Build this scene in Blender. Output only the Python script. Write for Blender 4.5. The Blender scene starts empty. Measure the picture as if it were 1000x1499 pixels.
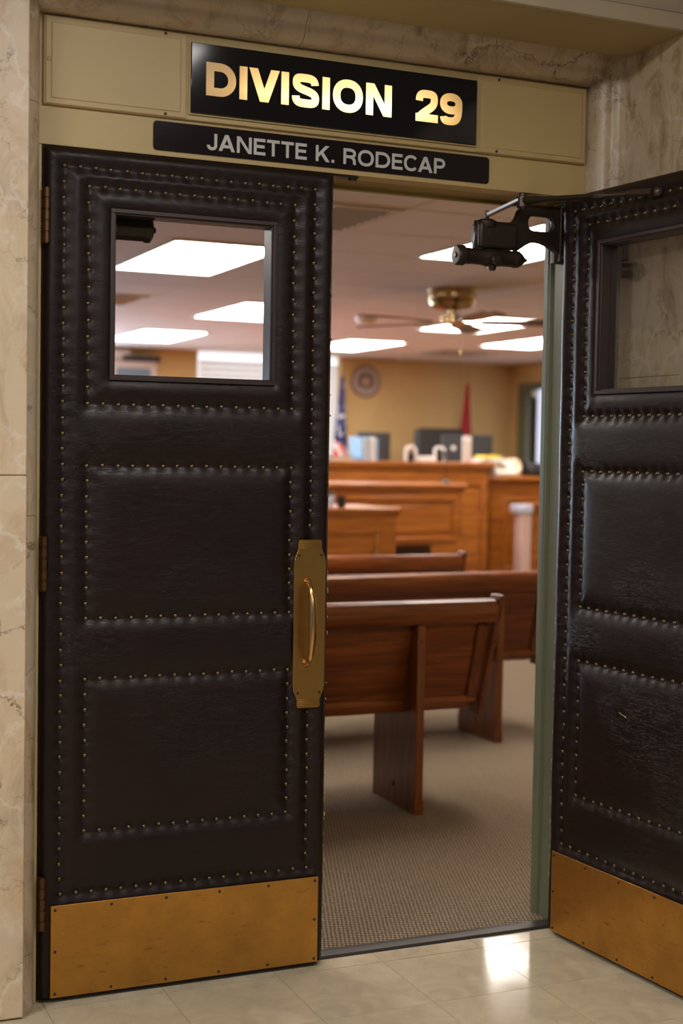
import bpy, bmesh, math, random
import numpy as np
from mathutils import Vector, Matrix
C = bpy.context.scene.collection
S = bpy.context.scene
rnd = random.Random(29)
PI = math.pi

# ------------------------------------------------------------ camera, world, lights, exposure
yaw, pitch, roll = 0.411693, -0.042945, 0.016383
f = Vector((math.sin(yaw)*math.cos(pitch), math.cos(yaw)*math.cos(pitch), math.sin(pitch)))
r = Vector((math.cos(yaw), -math.sin(yaw), 0)); u = r.cross(f)
r2 = r*math.cos(roll)+u*math.sin(roll); u2 = -r*math.sin(roll)+u*math.cos(roll)
cd = bpy.data.cameras.new('camera'); cam = bpy.data.objects.new('camera', cd); C.objects.link(cam)
m3 = Matrix((r2, u2, -f)).transposed(); cam.matrix_world = Matrix.Translation((-.708318, -3.469099, 1.382938)) @ m3.to_4x4()
cd.sensor_fit = 'VERTICAL'; cd.sensor_width = 24; cd.sensor_height = 36; cd.lens = 2073.2068/1499*36
cd.dof.use_dof = True; cd.dof.focus_distance = 3.78; cd.dof.aperture_fstop = 2.0; cd.dof.aperture_blades = 9
cd.clip_start = .05
S.camera = cam
S.view_settings.view_transform = 'Standard'; S.view_settings.look = 'None'
S.view_settings.exposure = 0.0; S.view_settings.gamma = 1.0; S.view_settings.use_curve_mapping = False
S.cycles.max_bounces = 8; S.cycles.diffuse_bounces = 4; S.cycles.glossy_bounces = 4
S.cycles.transmission_bounces = 6; S.cycles.transparent_max_bounces = 8
S.cycles.sample_clamp_indirect = 4; S.cycles.use_denoising = True
S.cycles.caustics_reflective = False; S.cycles.caustics_refractive = False
w = bpy.data.worlds.new('world'); S.world = w; w.use_nodes = True
w.node_tree.nodes['Background'].inputs[0].default_value = (.75, .85, 1, 1)
w.node_tree.nodes['Background'].inputs[1].default_value = .25
PANEL = 19.0           # courtroom ceiling panels
def area(name, loc, rot, sx, sy, e, col):
    l = bpy.data.lights.new(name, 'AREA'); l.shape = 'RECTANGLE'; l.size = sx; l.size_y = sy; l.energy = e; l.color = col
    o = bpy.data.objects.new(name, l); C.objects.link(o); o.location = loc; o.rotation_euler = rot; return o
HALL = [(.38, -1.9, 2.86, 28), (-2.3, -1.8, 2.86, 80), (-.9, -4.6, 2.86, 18)]
for x, y, z, e in HALL:
    area('hall_lamp', (x, y, z), (0, 0, 0), 1.1, .5, e, (1, .97, .93))
area('window_daylight', (.6, 9.70, 1.55), (-PI/2, 0, 0), 3.4, 1.2, 120, (.55, .76, 1))

# ------------------------------------------------------------ material helpers
def mat(name, col=(.5, .5, .5), rough=.5, metal=0, spec=.5, coat=0):
    m = bpy.data.materials.new(name); m.use_nodes = True
    b = m.node_tree.nodes['Principled BSDF']
    b.inputs['Base Color'].default_value = (*col, 1); b.inputs['Roughness'].default_value = rough
    b.inputs['Metallic'].default_value = metal; b.inputs['Specular IOR Level'].default_value = spec
    b.inputs['Coat Weight'].default_value = coat
    return m
class N:
    def __init__(s, m): s.m = m; s.t = m.node_tree; s.b = s.t.nodes['Principled BSDF']; s.tc = s.t.nodes.new('ShaderNodeTexCoord')
    def link(s, a, b): s.t.links.new(a, b)
    def new(s, k, **kw):
        n = s.t.nodes.new(k)
        for a, v in kw.items(): setattr(n, a, v)
        return n
    def mapping(s, scale=(1, 1, 1), rot=(0, 0, 0), loc=(0, 0, 0), coord='Object'):
        n = s.new('ShaderNodeMapping'); n.inputs['Scale'].default_value = scale; n.inputs['Rotation'].default_value = rot
        n.inputs['Location'].default_value = loc
        s.link(s.tc.outputs[coord], n.inputs['Vector']); return n.outputs[0]
    def noise(s, vec, scale, detail=4, rough=.5, dist=0):
        n = s.new('ShaderNodeTexNoise'); n.inputs['Scale'].default_value = scale; n.inputs['Detail'].default_value = detail
        n.inputs['Roughness'].default_value = rough; n.inputs['Distortion'].default_value = dist
        s.link(vec, n.inputs['Vector']); return n.outputs['Fac']
    def ramp(s, fac, stops, interp='LINEAR'):
        n = s.new('ShaderNodeValToRGB'); n.color_ramp.interpolation = interp; e = n.color_ramp.elements
        while len(e) < len(stops): e.new(.5)
        for k, (p, c) in enumerate(stops):
            e[k].position = p; e[k].color = (*c, 1) if not isinstance(c, (int, float)) else (c, c, c, 1)
        s.link(fac, n.inputs[0]); return n.outputs[0]
    def mix(s, fac, a, b, mode='MIX'):
        n = s.new('ShaderNodeMix', data_type='RGBA', blend_type=mode)
        for i, v in ((0, fac), (6, a), (7, b)):
            if hasattr(v, 'is_output'): s.link(v, n.inputs[i])
            else: n.inputs[i].default_value = v if isinstance(v, (int, float)) else (*v, 1)
        return n.outputs[2]
    def math(s, op, a, b=0.):
        n = s.new('ShaderNodeMath', operation=op)
        for i, v in ((0, a), (1, b)):
            if hasattr(v, 'is_output'): s.link(v, n.inputs[i])
            else: n.inputs[i].default_value = v
        return n.outputs[0]
    def bump(s, h, strength=.3, dist=.002):
        n = s.new('ShaderNodeBump'); n.inputs['Strength'].default_value = strength; n.inputs['Distance'].default_value = dist
        s.link(h, n.inputs['Height']); s.link(n.outputs[0], s.b.inputs['Normal'])
    def color(s, c): s.link(c, s.b.inputs['Base Color'])
    def roughness(s, c): s.link(c, s.b.inputs['Roughness'])

def wood(name, dark, mid, light, axis=0, rough=.32, scale=1., coat=.15):
    m = mat(name, mid, rough, coat=coat); n = N(m)
    sc = [26*scale]*3; sc[axis] = 1.6*scale
    v = n.mapping(tuple(sc)); a = n.noise(v, 1.0, 5, .6, .8)
    sc2 = [160*scale]*3; sc2[axis] = 5*scale
    g = n.noise(n.mapping(tuple(sc2)), 1.0, 2, .5)
    c = n.ramp(a, [(.3, dark), (.5, mid), (.72, light)])
    c = n.mix(.7, c, n.ramp(g, [(.35, .40), (.6, 1.)]), 'MULTIPLY'); n.color(c)
    n.bump(g, .08, .001); n.roughness(n.ramp(a, [(.3, rough+.08), (.7, rough-.05)])); return m
def marble(name, tone=1., seed=0, mottled=.5):
    m = mat(name, (.5, .42, .33), .28); n = N(m); v = n.mapping(loc=(seed, seed*.7, 0)); t = tone
    a = n.noise(v, 2.6, 5, .55, .8); b = n.noise(n.mapping((1, 1, .45), loc=(seed, 2, 0)), 11, 10, .72, .9); c = n.noise(n.mapping((1, 1, .6), loc=(seed+3, 1, 2)), 5, 6, .62, .8)
    base = n.ramp(a, [(.25, (.54*t, .46*t, .35*t)), (.45, (.67*t, .53*t, .375*t)), (.60, (.70*t, .55*t, .385*t)), (.75, (.60*t, .52*t, .41*t))])
    base = n.mix(n.ramp(c, [(.54, 0), (.68, .8)]), base, (.58*t, .33*t, .16*t))
    base = n.mix(mottled, base, n.ramp(b, [(.32, (.20*t, .13*t, .07*t)), (.43, (.46*t, .33*t, .20*t)), (.52, (.66*t, .52*t, .36*t)), (.60, (.62*t, .50*t, .36*t)), (.70, (.84*t, .75*t, .60*t))]))
    wv = n.new('ShaderNodeMixRGB'); wv.inputs[0].default_value = .20
    nz = n.new('ShaderNodeTexNoise'); nz.inputs['Scale'].default_value = 4; nz.inputs['Detail'].default_value = 7; nz.inputs['Roughness'].default_value = .65; n.link(v, nz.inputs['Vector'])
    n.link(v, wv.inputs[1]); n.link(nz.outputs['Color'], wv.inputs[2])
    def veins(scale, wd, lo, hi, amp):
        vo = n.new('ShaderNodeTexVoronoi', feature='DISTANCE_TO_EDGE'); vo.inputs['Scale'].default_value = scale; n.link(wv.outputs[0], vo.inputs['Vector'])
        return n.math('MULTIPLY', n.ramp(vo.outputs['Distance'], [(0, 1), (wd, 0)]), n.ramp(n.noise(n.mapping(loc=(scale, 0, 1)), 5, 4), [(lo, 0), (hi, amp)]))
    base = n.mix(veins(6, .035, .45, .60, .55), base, (.80*t, .74*t, .64*t))
    base = n.mix(veins(4.5, .010, .50, .58, .9), base, (.12*t, .075*t, .05*t))
    base = n.mix(veins(11, .02, .54, .62, .7), base, (.20*t, .12*t, .07*t))
    n.color(base); n.roughness(n.ramp(b, [(.3, .45), (.7, .32)])); n.bump(b, .06, .001); return m
def paint(name, col, rough=.45, var=.12, streak=(3, 3, 90)):
    m = mat(name, col, rough); n = N(m); a = n.noise(n.mapping(), 3, 4)
    n.color(n.mix(n.ramp(a, [(.35, 0), (.7, 1)]), col, tuple(c*(1-var) for c in col)))
    n.bump(n.noise(n.mapping(streak), 1, 3), .15, .0015); return m
def brass(name, col, dark, rough=.33, scr=.5):
    m = mat(name, col, rough, metal=1); n = N(m)
    a = n.noise(n.mapping(), 6, 6, .65); s = n.noise(n.mapping((14, 14, 60), rot=(0, .5, 0)), 1.5, 8, .7)
    c = n.mix(n.ramp(a, [(.35, 0), (.7, 1)]), col, tuple(.7*x+.3*y for x, y in zip(col, dark)))
    c = n.mix(n.ramp(s, [(.60, 0), (.72, scr)]), c, dark); n.color(c)
    n.roughness(n.ramp(a, [(.3, rough-.06), (.75, rough+.12)])); n.bump(n.noise(n.mapping((8, 8, 8)), 30, 3), .05, .0006); return m

M = {}
def leather():
    m = mat('leather', (.02, .009, .007), .36, spec=.36); n = N(m); v = n.mapping()
    a = n.noise(v, 5, 4); n.color(n.mix(a, (.0065, .0030, .0027), (.016, .0052, .0042)))
    g = n.noise(v, 420, 3, .6); cr = n.noise(n.mapping((9, 9, 60)), 1.4, 6, .6, 1.5)
    cr2 = n.ramp(cr, [(.47, 0), (.5, 1), (.53, 0)])
    cm = n.ramp(n.noise(n.mapping((1, 1, 1), loc=(4, 0, 2)), 3.2, 2), [(.48, 0), (.62, 1)])
    cr3 = n.math('MULTIPLY', n.ramp(n.noise(n.mapping((5, 5, 34)), 1.8, 5, .6, 2.2), [(.485, 0), (.5, 1), (.515, 0)]), cm)
    h = n.math('ADD', n.math('MULTIPLY', g, .45), n.math('MULTIPLY', cr2, -.25)); h = n.math('ADD', h, n.math('MULTIPLY', cr3, -.9))
    n.bump(h, .5, .0009); n.roughness(n.ramp(a, [(.3, .34), (.7, .44)])); return m
M['leather'] = leather()
M['leather_edge'] = mat('leather_edge', (.015, .008, .007), .5)
M['chip'] = mat('chipped_edge', (.45, .36, .22), .7)
M['stud'] = mat('stud_brass', (.15, .115, .072), .36, metal=1)
M['brass'] = brass('brass_kick', (.72, .37, .085), (.10, .045, .015), .38, .6)
M['brass_pull'] = brass('brass_pull', (.50, .27, .07), (.16, .08, .03), .34, .25)
M['brass_grip'] = mat('brass_grip', (.62, .38, .15), .24, metal=1)
M['old_brass'] = brass('old_brass', (.17, .095, .045), (.05, .03, .02), .42, .4)
M['screw'] = mat('screw', (.06, .035, .02), .5, metal=.6)
M['dark_metal'] = mat('window_frame_metal', (.055, .038, .036), .4, metal=.3)
M['bronze'] = mat('closer_bronze', (.045, .032, .024), .42, metal=.55)
M['bronze2'] = mat('closer_bronze_arm', (.10, .07, .055), .35, metal=.7)
M['steel'] = mat('bright_steel', (.40, .42, .46), .35, metal=1)
M['cream'] = paint('cream_paint', (.50, .37, .165))
M['cream2'] = paint('cream_paint_panel', (.49, .365, .170))
M['green'] = paint('green_paint', (.155, .165, .105), .38)
M['green_far'] = paint('green_paint_far', (.13, .14, .085), .45)
M['plaster'] = paint('alcove_plaster', (.40, .30, .14), .7)
M['fascia'] = paint('fascia_plaster', (.46, .38, .27), .7)
M['marble'] = marble('marble', 1.0, 0, .38)
M['marble_trim'] = marble('marble_trim', .80, 2.3, .6)
M['marble_side'] = marble('marble_side', .84, 5.1, .85)
M['rubber'] = mat('threshold_metal', (.055, .045, .04), .45, metal=.4)
M['black'] = mat('black_plastic', (.012, .012, .014), .35)
M['black2'] = mat('black_soft', (.03, .03, .034), .5)
M['white'] = mat('white_plastic', (.75, .70, .66), .5)
M['paper'] = mat('paper', (.82, .78, .72), .8)
M['yellow'] = mat('yellow_pad', (.85, .62, .04), .7)
M['bluefile'] = mat('blue_folder', (.25, .42, .62), .5)
M['tan'] = mat('tan_bag', (.62, .48, .32), .8)
M['wall_tan'] = paint('tan_wall', (.62, .42, .18), .75)
M['ceil'] = mat('ceiling_tile', (.72, .64, .60), .9)
_n = N(M['ceil']); _n.bump(_n.noise(_n.mapping(), 160, 3), .3, .002)
M['grid'] = mat('ceiling_grid', (.62, .52, .46), .5)
M['oak'] = wood('oak_pew', (.085, .018, .004), (.19, .046, .008), (.30, .085, .016))
M['oakz'] = wood('oak_pew_upright', (.085, .020, .005), (.17, .045, .010), (.24, .072, .018), 2)
M['oak2'] = wood('oak_bench', (.27, .070, .008), (.42, .125, .014), (.52, .18, .024), rough=.38)
M['oak2z'] = wood('oak_bench_upright', (.27, .070, .008), (.41, .12, .014), (.50, .17, .024), 2, rough=.38)
def emis(name, col, st):
    m = mat(name, (0.8, .8, .8)); b = m.node_tree.nodes['Principled BSDF']
    b.inputs['Emission Color'].default_value = (*col, 1); b.inputs['Emission Strength'].default_value = st; return m
M['panel'] = emis('lit_diffuser', (1, .94, .86), PANEL)
M['hall_panel'] = emis('lit_hall_diffuser', (1, .93, .82), 3)
M['daylight'] = emis('daylight_blind', (.86, .93, 1), 1.0)
M['daypane'] = emis('daylight_pane', (.62, .74, 1), .8)
M['daywin'] = emis('daylight_window', (.62, .80, 1), 9.0)
def glass(name, tint=(1, 1, 1), refl=1.0):
    m = bpy.data.materials.new(name); m.use_nodes = True; t = m.node_tree
    for x in list(t.nodes): t.nodes.remove(x)
    o = t.nodes.new('ShaderNodeOutputMaterial'); mx = t.nodes.new('ShaderNodeMixShader'); tr = t.nodes.new('ShaderNodeBsdfTransparent')
    gl = t.nodes.new('ShaderNodeBsdfGlossy'); gl.inputs['Roughness'].default_value = .02; fr = t.nodes.new('ShaderNodeFresnel'); fr.inputs[0].default_value = 1.45
    mu = t.nodes.new('ShaderNodeMath'); mu.operation = 'MULTIPLY'; mu.inputs[1].default_value = refl
    tr.inputs[0].default_value = (*tint, 1)
    t.links.new(fr.outputs[0], mu.inputs[0]); t.links.new(mu.outputs[0], mx.inputs[0]); t.links.new(tr.outputs[0], mx.inputs[1]); t.links.new(gl.outputs[0], mx.inputs[2]); t.links.new(mx.outputs[0], o.inputs[0]); return m
M['glass'] = glass('door_glass', (.96, .97, .98), .35)
def tile_mat():
    m = mat('vinyl_tile', (.5, .44, .33), .17, spec=.5); n = N(m); v = n.mapping()
    a = n.noise(v, 7, 6, .6, 1.); b = n.noise(n.mapping((30, 8, 1), rot=(0, 0, .4)), 2, 6, .7)
    c = n.ramp(a, [(.3, (.46, .38, .26)), (.55, (.57, .47, .325)), (.75, (.63, .53, .38))])
    c = n.mix(n.ramp(b, [(.64, 0), (.72, .5)]), c, (.22, .16, .10)); n.color(c)
    n.roughness(n.ramp(a, [(.3, .13), (.7, .07)])); n.bump(n.noise(v, 6, 2), .06, .002); return m
M['tile'] = tile_mat()
def carpet_mat():
    m = mat('carpet', (.3, .25, .19), .95, spec=.15); n = N(m)
    wv = n.new('ShaderNodeTexWave', wave_type='BANDS', bands_direction='X'); wv.inputs['Scale'].default_value = 26; wv.inputs['Distortion'].default_value = 2.5; wv.inputs['Detail'].default_value = 2; wv.inputs['Detail Scale'].default_value = 4
    n.link(n.mapping(rot=(0, 0, .35)), wv.inputs['Vector'])
    wv2 = n.new('ShaderNodeTexWave', wave_type='BANDS', bands_direction='Y'); wv2.inputs['Scale'].default_value = 20; wv2.inputs['Distortion'].default_value = 3
    n.link(n.mapping(rot=(0, 0, .35)), wv2.inputs['Vector'])
    w2 = n.math('MULTIPLY', wv.outputs['Fac'], wv2.outputs['Fac'])
    c = n.ramp(w2, [(.0, (.11, .078, .05)), (.5, (.36, .27, .18)), (1, (.45, .34, .23))])
    c = n.mix(n.ramp(n.noise(n.mapping(), 2.5, 3), [(.3, 0), (.7, .25)]), c, (.20, .155, .11)); n.color(c)
    n.bump(w2, .7, .004); return m
M['carpet'] = carpet_mat()

# ------------------------------------------------------------ mesh helpers
class MB:
    def __init__(s): s.v = []; s.f = []
    def add(s, vs, fs):
        k = len(s.v); s.v += [tuple(p) for p in vs]; s.f += [tuple(i+k for i in q) for q in fs]; return s
    def box(s, x0, x1, y0, y1, z0, z1):
        return s.add([(x, y, z) for z in (z0, z1) for y in (y0, y1) for x in (x0, x1)],
                     [(0, 2, 3, 1), (4, 5, 7, 6), (0, 1, 5, 4), (2, 6, 7, 3), (0, 4, 6, 2), (1, 3, 7, 5)])
    def prism(s, poly, a0, a1, axis='x'):
        """poly in the two other axes, extruded a0..a1 along axis"""
        def P(a, q): return (a, q[0], q[1]) if axis == 'x' else (q[0], a, q[1]) if axis == 'y' else (q[0], q[1], a)
        n = len(poly); vs = [P(a0, q) for q in poly]+[P(a1, q) for q in poly]
        return s.add(vs, [tuple(range(n))[::-1], tuple(range(n, 2*n))]+[(i, (i+1) % n, n+(i+1) % n, n+i) for i in range(n)])
    def lathe(s, prof, o=(0, 0, 0), axis='z', seg=24, cap=True):
        n = len(prof); vs = []
        for j in range(seg):
            a = 2*PI*j/seg
            for rr, h in prof:
                c, q = rr*math.cos(a), rr*math.sin(a)
                p = (c, q, h) if axis == 'z' else (h, c, q) if axis == 'x' else (c, h, q)
                vs.append((p[0]+o[0], p[1]+o[1], p[2]+o[2]))
        fs = [(j*n+i, ((j+1) % seg)*n+i, ((j+1) % seg)*n+i+1, j*n+i+1) for j in range(seg) for i in range(n-1)]
        if cap:
            fs.append(tuple(j*n for j in range(seg))[::-1]); fs.append(tuple(j*n+n-1 for j in range(seg)))
        return s.add(vs, fs)
    def tube(s, pts, rads, seg=12, flat=None, cap=True):
        pts = [Vector(p) for p in pts]; n = len(pts)
        if isinstance(rads, (int, float)): rads = [rads]*n
        vs = []; up = None
        for i, p in enumerate(pts):
            t = (pts[min(i+1, n-1)]-pts[max(i-1, 0)]).normalized()
            if up is None:
                up = Vector((0, 0, 1)) if abs(t.z) < .9 else Vector((1, 0, 0))
            a = t.cross(up).normalized(); b = a.cross(t); up = b
            for j in range(seg):
                an = 2*PI*(j+.5)/seg; fy = flat if flat else 1
                vs.append(p+a*math.cos(an)*rads[i]+b*math.sin(an)*rads[i]*fy)
        fs = [(i*seg+j, i*seg+(j+1) % seg, (i+1)*seg+(j+1) % seg, (i+1)*seg+j) for i in range(n-1) for j in range(seg)]
        if cap: fs += [tuple(range(seg))[::-1], tuple(range((n-1)*seg, n*seg))]
        return s.add(vs, fs)
    def mesh(s, name, m, smooth=False, angle=None):
        me = bpy.data.meshes.new(name); me.from_pydata(s.v, [], s.f)
        bm = bmesh.new(); bm.from_mesh(me); bmesh.ops.recalc_face_normals(bm, faces=bm.faces); bm.to_mesh(me); bm.free()
        me.materials.append(m)
        if smooth:
            me.shade_smooth()
            me.set_sharp_from_angle(angle=math.radians(angle or 35))
        return me
    def build(s, name, m, parent=None, smooth=False, bevel=0, angle=None, loc=None, rot=None, seg=2):
        o = bpy.data.objects.new(name, s.mesh(name, m, smooth or bevel > 0, angle)); C.objects.link(o)
        if parent: o.parent = parent
        if loc: o.location = loc
        if rot: o.rotation_euler = rot
        if bevel:
            b = o.modifiers.new('bevel', 'BEVEL'); b.width = bevel; b.segments = seg; b.limit_method = 'ANGLE'; b.harden_normals = False
        return o
def inst(name, me, parent=None, loc=(0, 0, 0), rot=(0, 0, 0), scale=None):
    o = bpy.data.objects.new(name, me); C.objects.link(o); o.parent = parent; o.location = loc; o.rotation_euler = rot
    if scale: o.scale = scale
    return o
def tag(o, label, cat, group=None, kind=None):
    o['label'] = label; o['category'] = cat
    if group: o['group'] = group
    if kind: o['kind'] = kind
    return o
def thing(name, label, cat, loc=(0, 0, 0), rz=0, group=None, kind=None):
    o = bpy.data.objects.new(name, None); C.objects.link(o); o.location = loc; o.rotation_euler = (0, 0, rz); o.empty_display_size = .1
    return tag(o, label, cat, group, kind)
def plate2d(name, outlines, thick, m, bev=0, parent=None, loc=(0, 0, 0), rot=(PI/2, 0, 0)):
    """flat plate from 2D outlines (holes allowed); drawn in XZ, thickness along Y"""
    cu = bpy.data.curves.new('tmp', 'CURVE'); cu.dimensions = '2D'; cu.fill_mode = 'BOTH'; cu.extrude = thick/2-bev; cu.bevel_depth = bev; cu.bevel_resolution = 1
    for ol in outlines:
        sp = cu.splines.new('POLY'); sp.points.add(len(ol)-1); sp.use_cyclic_u = True
        for p, q in zip(sp.points, ol): p.co = (q[0], q[1], 0, 1)
    tmp = bpy.data.objects.new('tmp', cu); C.objects.link(tmp)
    me = bpy.data.meshes.new_from_object(tmp.evaluated_get(bpy.context.evaluated_depsgraph_get()))
    bpy.data.objects.remove(tmp); me.materials.clear(); me.materials.append(m); me.transform(Matrix.Rotation(rot[0], 4, 'X'))
    o = bpy.data.objects.new(name, me); C.objects.link(o); o.parent = parent; o.location = loc
    return o
def arc(cx, cy, rr, a0, a1, n=8, ry=None):
    return [(cx+rr*math.cos(math.radians(a0+(a1-a0)*i/n)), cy+(ry or rr)*math.sin(math.radians(a0+(a1-a0)*i/n))) for i in range(n+1)]
def rrect(x0, x1, z0, z1, rr, n=4):
    return arc(x1-rr, z1-rr, rr, 0, 90, n)+arc(x0+rr, z1-rr, rr, 90, 180, n)+arc(x0+rr, z0+rr, rr, 180, 270, n)+arc(x1-rr, z0+rr, rr, 270, 360, n)

# ------------------------------------------------------------ lettering (own grotesque strokes)
def glyph(ch, w):
    """centre-line strokes in a box of height 1; returns advance width, list of (points, closed)"""
    h = w/2; t = 1-h; b = h
    def el(cx, cy, rx, ry, a0, a1, n=14, e=2.25):
        out = []
        for i in range(n+1):
            a = math.radians(a0+(a1-a0)*i/n); c, s = math.cos(a), math.sin(a)
            out.append((cx+rx*math.copysign(abs(c)**(2/e), c), cy+ry*math.copysign(abs(s)**(2/e), s)))
        return out
    if ch == 'I': return w, [([(h, 0), (h, 1)], 0)]
    if ch == 'D': W = .93; return W, [([(h, 0), (h, 1)], 0), ([(h, t), (W*.45, t)]+el(W*.45, .5, W*.55-h, .5-h, 90, -90, 22, 2.1)+[(W*.45, b), (h, b)], 0)]
    if ch == 'V': W = .96; q = w*1.08; return W, [([(0, 1), (q, 1), (W/2+q/2, 0), (W/2-q/2, 0)], 2), ([(W-q, 1), (W, 1), (W/2+q/2, 0), (W/2-q/2, 0)], 2)]
    if ch == 'A': W = .94; q = w*1.08; return W, [([(0, 0), (q, 0), (W/2+q/2, 1), (W/2-q/2, 1)], 2), ([(W-q, 0), (W, 0), (W/2+q/2, 1), (W/2-q/2, 1)], 2), ([(.22*W, .29), (.78*W, .29)], 0)]
    if ch == 'O': W = 1.0; return W, [(el(W/2, .5, W/2-h, .515-h, 0, 360, 40)[:-1], 1)]
    if ch == 'C': W = .90; return W, [(el(W/2, .5, W/2-h*.9, .515-h, 38, 322, 30), 0)]
    if ch == 'N': W = .88; return W, [([(h, 0), (h, 1)], 0), ([(W-h, 0), (W-h, 1)], 0), ([(w*.1, 1), (w*1.12, 1), (W-w*.1, 0), (W-w*1.12, 0)], 2)]
    if ch == 'E': W = .68; return W, [([(h, 0), (h, 1)], 0), ([(h, t), (W, t)], 0), ([(h, .52), (W-.04, .52)], 0), ([(h, b), (W+.01, b)], 0)]
    if ch == 'T': W = .74; return W, [([(W/2, 0), (W/2, 1)], 0), ([(0, t), (W, t)], 0)]
    if ch == 'J': W = .60; return W, [([(W-h, 1), (W-h, .30)]+el(W/2, .30, W/2-h, .30-h+.012, 0, -180, 16), 0)]
    if ch == 'K': W = .86; return W, [([(h, 0), (h, 1)], 0), ([(W-.03-1.3*w, 1), (W-.03, 1), (w*.9, .26), (w*.9, .26+1.35*w)], 2), ([(W*.34, .50), (W*.34+w*.75, .64), (W, 0), (W-1.28*w, 0)], 2)]
    if ch == 'P': W = .74; return W, [([(h, 0), (h, 1)], 0), ([(h, t), (W*.5, t)]+el(W*.5, (t+.44)/2, W*.5-h, (t-.44)/2, 90, -90, 14)+[(h, .44)], 0)]
    if ch == 'R': W = .80; return W, [([(h, 0), (h, 1)], 0), ([(h, t), (W*.5, t)]+el(W*.5, (t+.48)/2, W*.5-h-.01, (t-.48)/2, 90, -90, 14)+[(h, .48)], 0),
                                    ([(W*.52, .48), (W*.70, .44), (W-h-.03, .30), (W-h-.02, .12), (W-h+.01, 0)], 0)]
    def bz(*q, n=8):
        out = []
        for a, b_, c, d in zip(q[0::3], q[1::3], q[2::3], q[3::3]):
            for i in range(n): u_ = i/n; v_ = 1-u_; out.append(tuple(v_**3*a[k]+3*v_*v_*u_*b_[k]+3*v_*u_*u_*c[k]+u_**3*d[k] for k in (0, 1)))
        return out+[q[-1]]
    if ch == 'S':
        W = .88; l = h*1.12; R_ = W-h
        return W, [(bz((R_-.015, .69), (R_-.02, .87), (W*.70, 1-h+.012), (W*.5, 1-h+.012), (W*.25, 1-h+.012), (l, .90), (l, .735), (l, .60), (W*.27, .565), (W*.5, .51), (W*.76, .45), (R_, .41), (R_, .275), (R_, .12), (W*.75, h-.012), (W*.49, h-.012), (W*.22, h-.012), (h, .14), (h*.95, .32)), 0)]
    if ch == '2': W = .74; return W, [(bz((h, .655), (h, .86), (W*.27, 1-h+.01), (W*.5, 1-h+.01), (W*.78, 1-h+.01), (W-h, .87), (W-h, .70), (W-h, .50), (W*.62, .44), (W*.42, .31), (W*.30, .235), (h*1.25, .18), (h*1.1, b)), 0), ([(h*.1, b), (W, b)], 0)]
    if ch == '9': W = .76; return W, [(el(W/2, .675, W/2-h, .335-h, 0, 360, 28)[:-1], 1), (bz((W-h, .68), (W-h, .27), (W*.80, h-.012), (W*.47, h-.012), (W*.25, h-.012), (h*1.15, .12), (h*1.05, .25)), 0)]
    if ch == '.': return w, [([(h, 0), (h, w)], 0)]
    return .34, []
def ribbon(mb, pts, w, closed, sx, d0, d1):
    q_ = [pts[0]]
    for p in pts[1:]:
        if math.hypot(p[0]-q_[-1][0], p[1]-q_[-1][1]) > .004: q_.append(p)
    if closed and math.hypot(q_[0][0]-q_[-1][0], q_[0][1]-q_[-1][1]) < .004: q_.pop()
    pts = q_; n = len(pts); L = []; R = []
    P = [Vector((p[0]*sx, p[1])) for p in pts]
    for i in range(n):
        a = P[i-1] if (i > 0 or closed) else None; b = P[(i+1) % n] if (i < n-1 or closed) else None
        d1_ = (P[i]-a).normalized() if a is not None else None; d2_ = (b-P[i]).normalized() if b is not None else None
        if d1_ is None: nn = Vector((-d2_.y, d2_.x)); k = 1
        elif d2_ is None: nn = Vector((-d1_.y, d1_.x)); k = 1
        else:
            t = (d1_+d2_).normalized(); nn = Vector((-t.y, t.x)); k = min(1/max(.25, nn.dot(Vector((-d1_.y, d1_.x)))), 2.4)
        L.append(P[i]+nn*w/2*k); R.append(P[i]-nn*w/2*k)
    m = n if closed else n-1; vs = []
    for d in (d0, d1):
        vs += [(p.x, d, p.y) for p in L]+[(p.x, d, p.y) for p in R]
    fs = []
    for i in range(m):
        j = (i+1) % n
        fs += [(i, j, n+j, n+i), (2*n+i, 3*n+i, 3*n+j, 2*n+j), (i, 2*n+i, 2*n+j, j), (n+i, n+j, 3*n+j, 3*n+i)]
    if not closed: fs += [(0, n, 3*n, 2*n), (n-1, 3*n-1, 4*n-1, 2*n-1)]
    mb.add(vs, fs)
def lettering(text, x0, x1, z0, z1, w, gap, m, parent, y, thick=.0012, tight={}):
    H = z1-z0; adv = []; x = 0
    for i, ch in enumerate(text):
        W, st = glyph(ch, w); adv.append((x, st, ch)); x += W+gap+tight.get(text[i:i+2], 0)
    tot = x-gap; sx = (x1-x0)/(tot*H)
    for x, st, ch in adv:
        if not st: continue
        mb = MB()
        for k, (pts, cl) in enumerate(st):
            if cl == 2:
                mb.prism([(p[0]*sx, p[1]) for p in pts], -thick/H-.0002*k, 0, 'y'); continue
            ribbon(mb, pts, w, cl, sx, -thick/H-.0002*k, 0)
        mb.v = [(a*H, b*H, c*H) for a, b, c in mb.v]
        mb.build('letter' if not ch.isdigit() else 'numeral', m, parent, loc=(x0+x*H*sx, y, z0))

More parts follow.
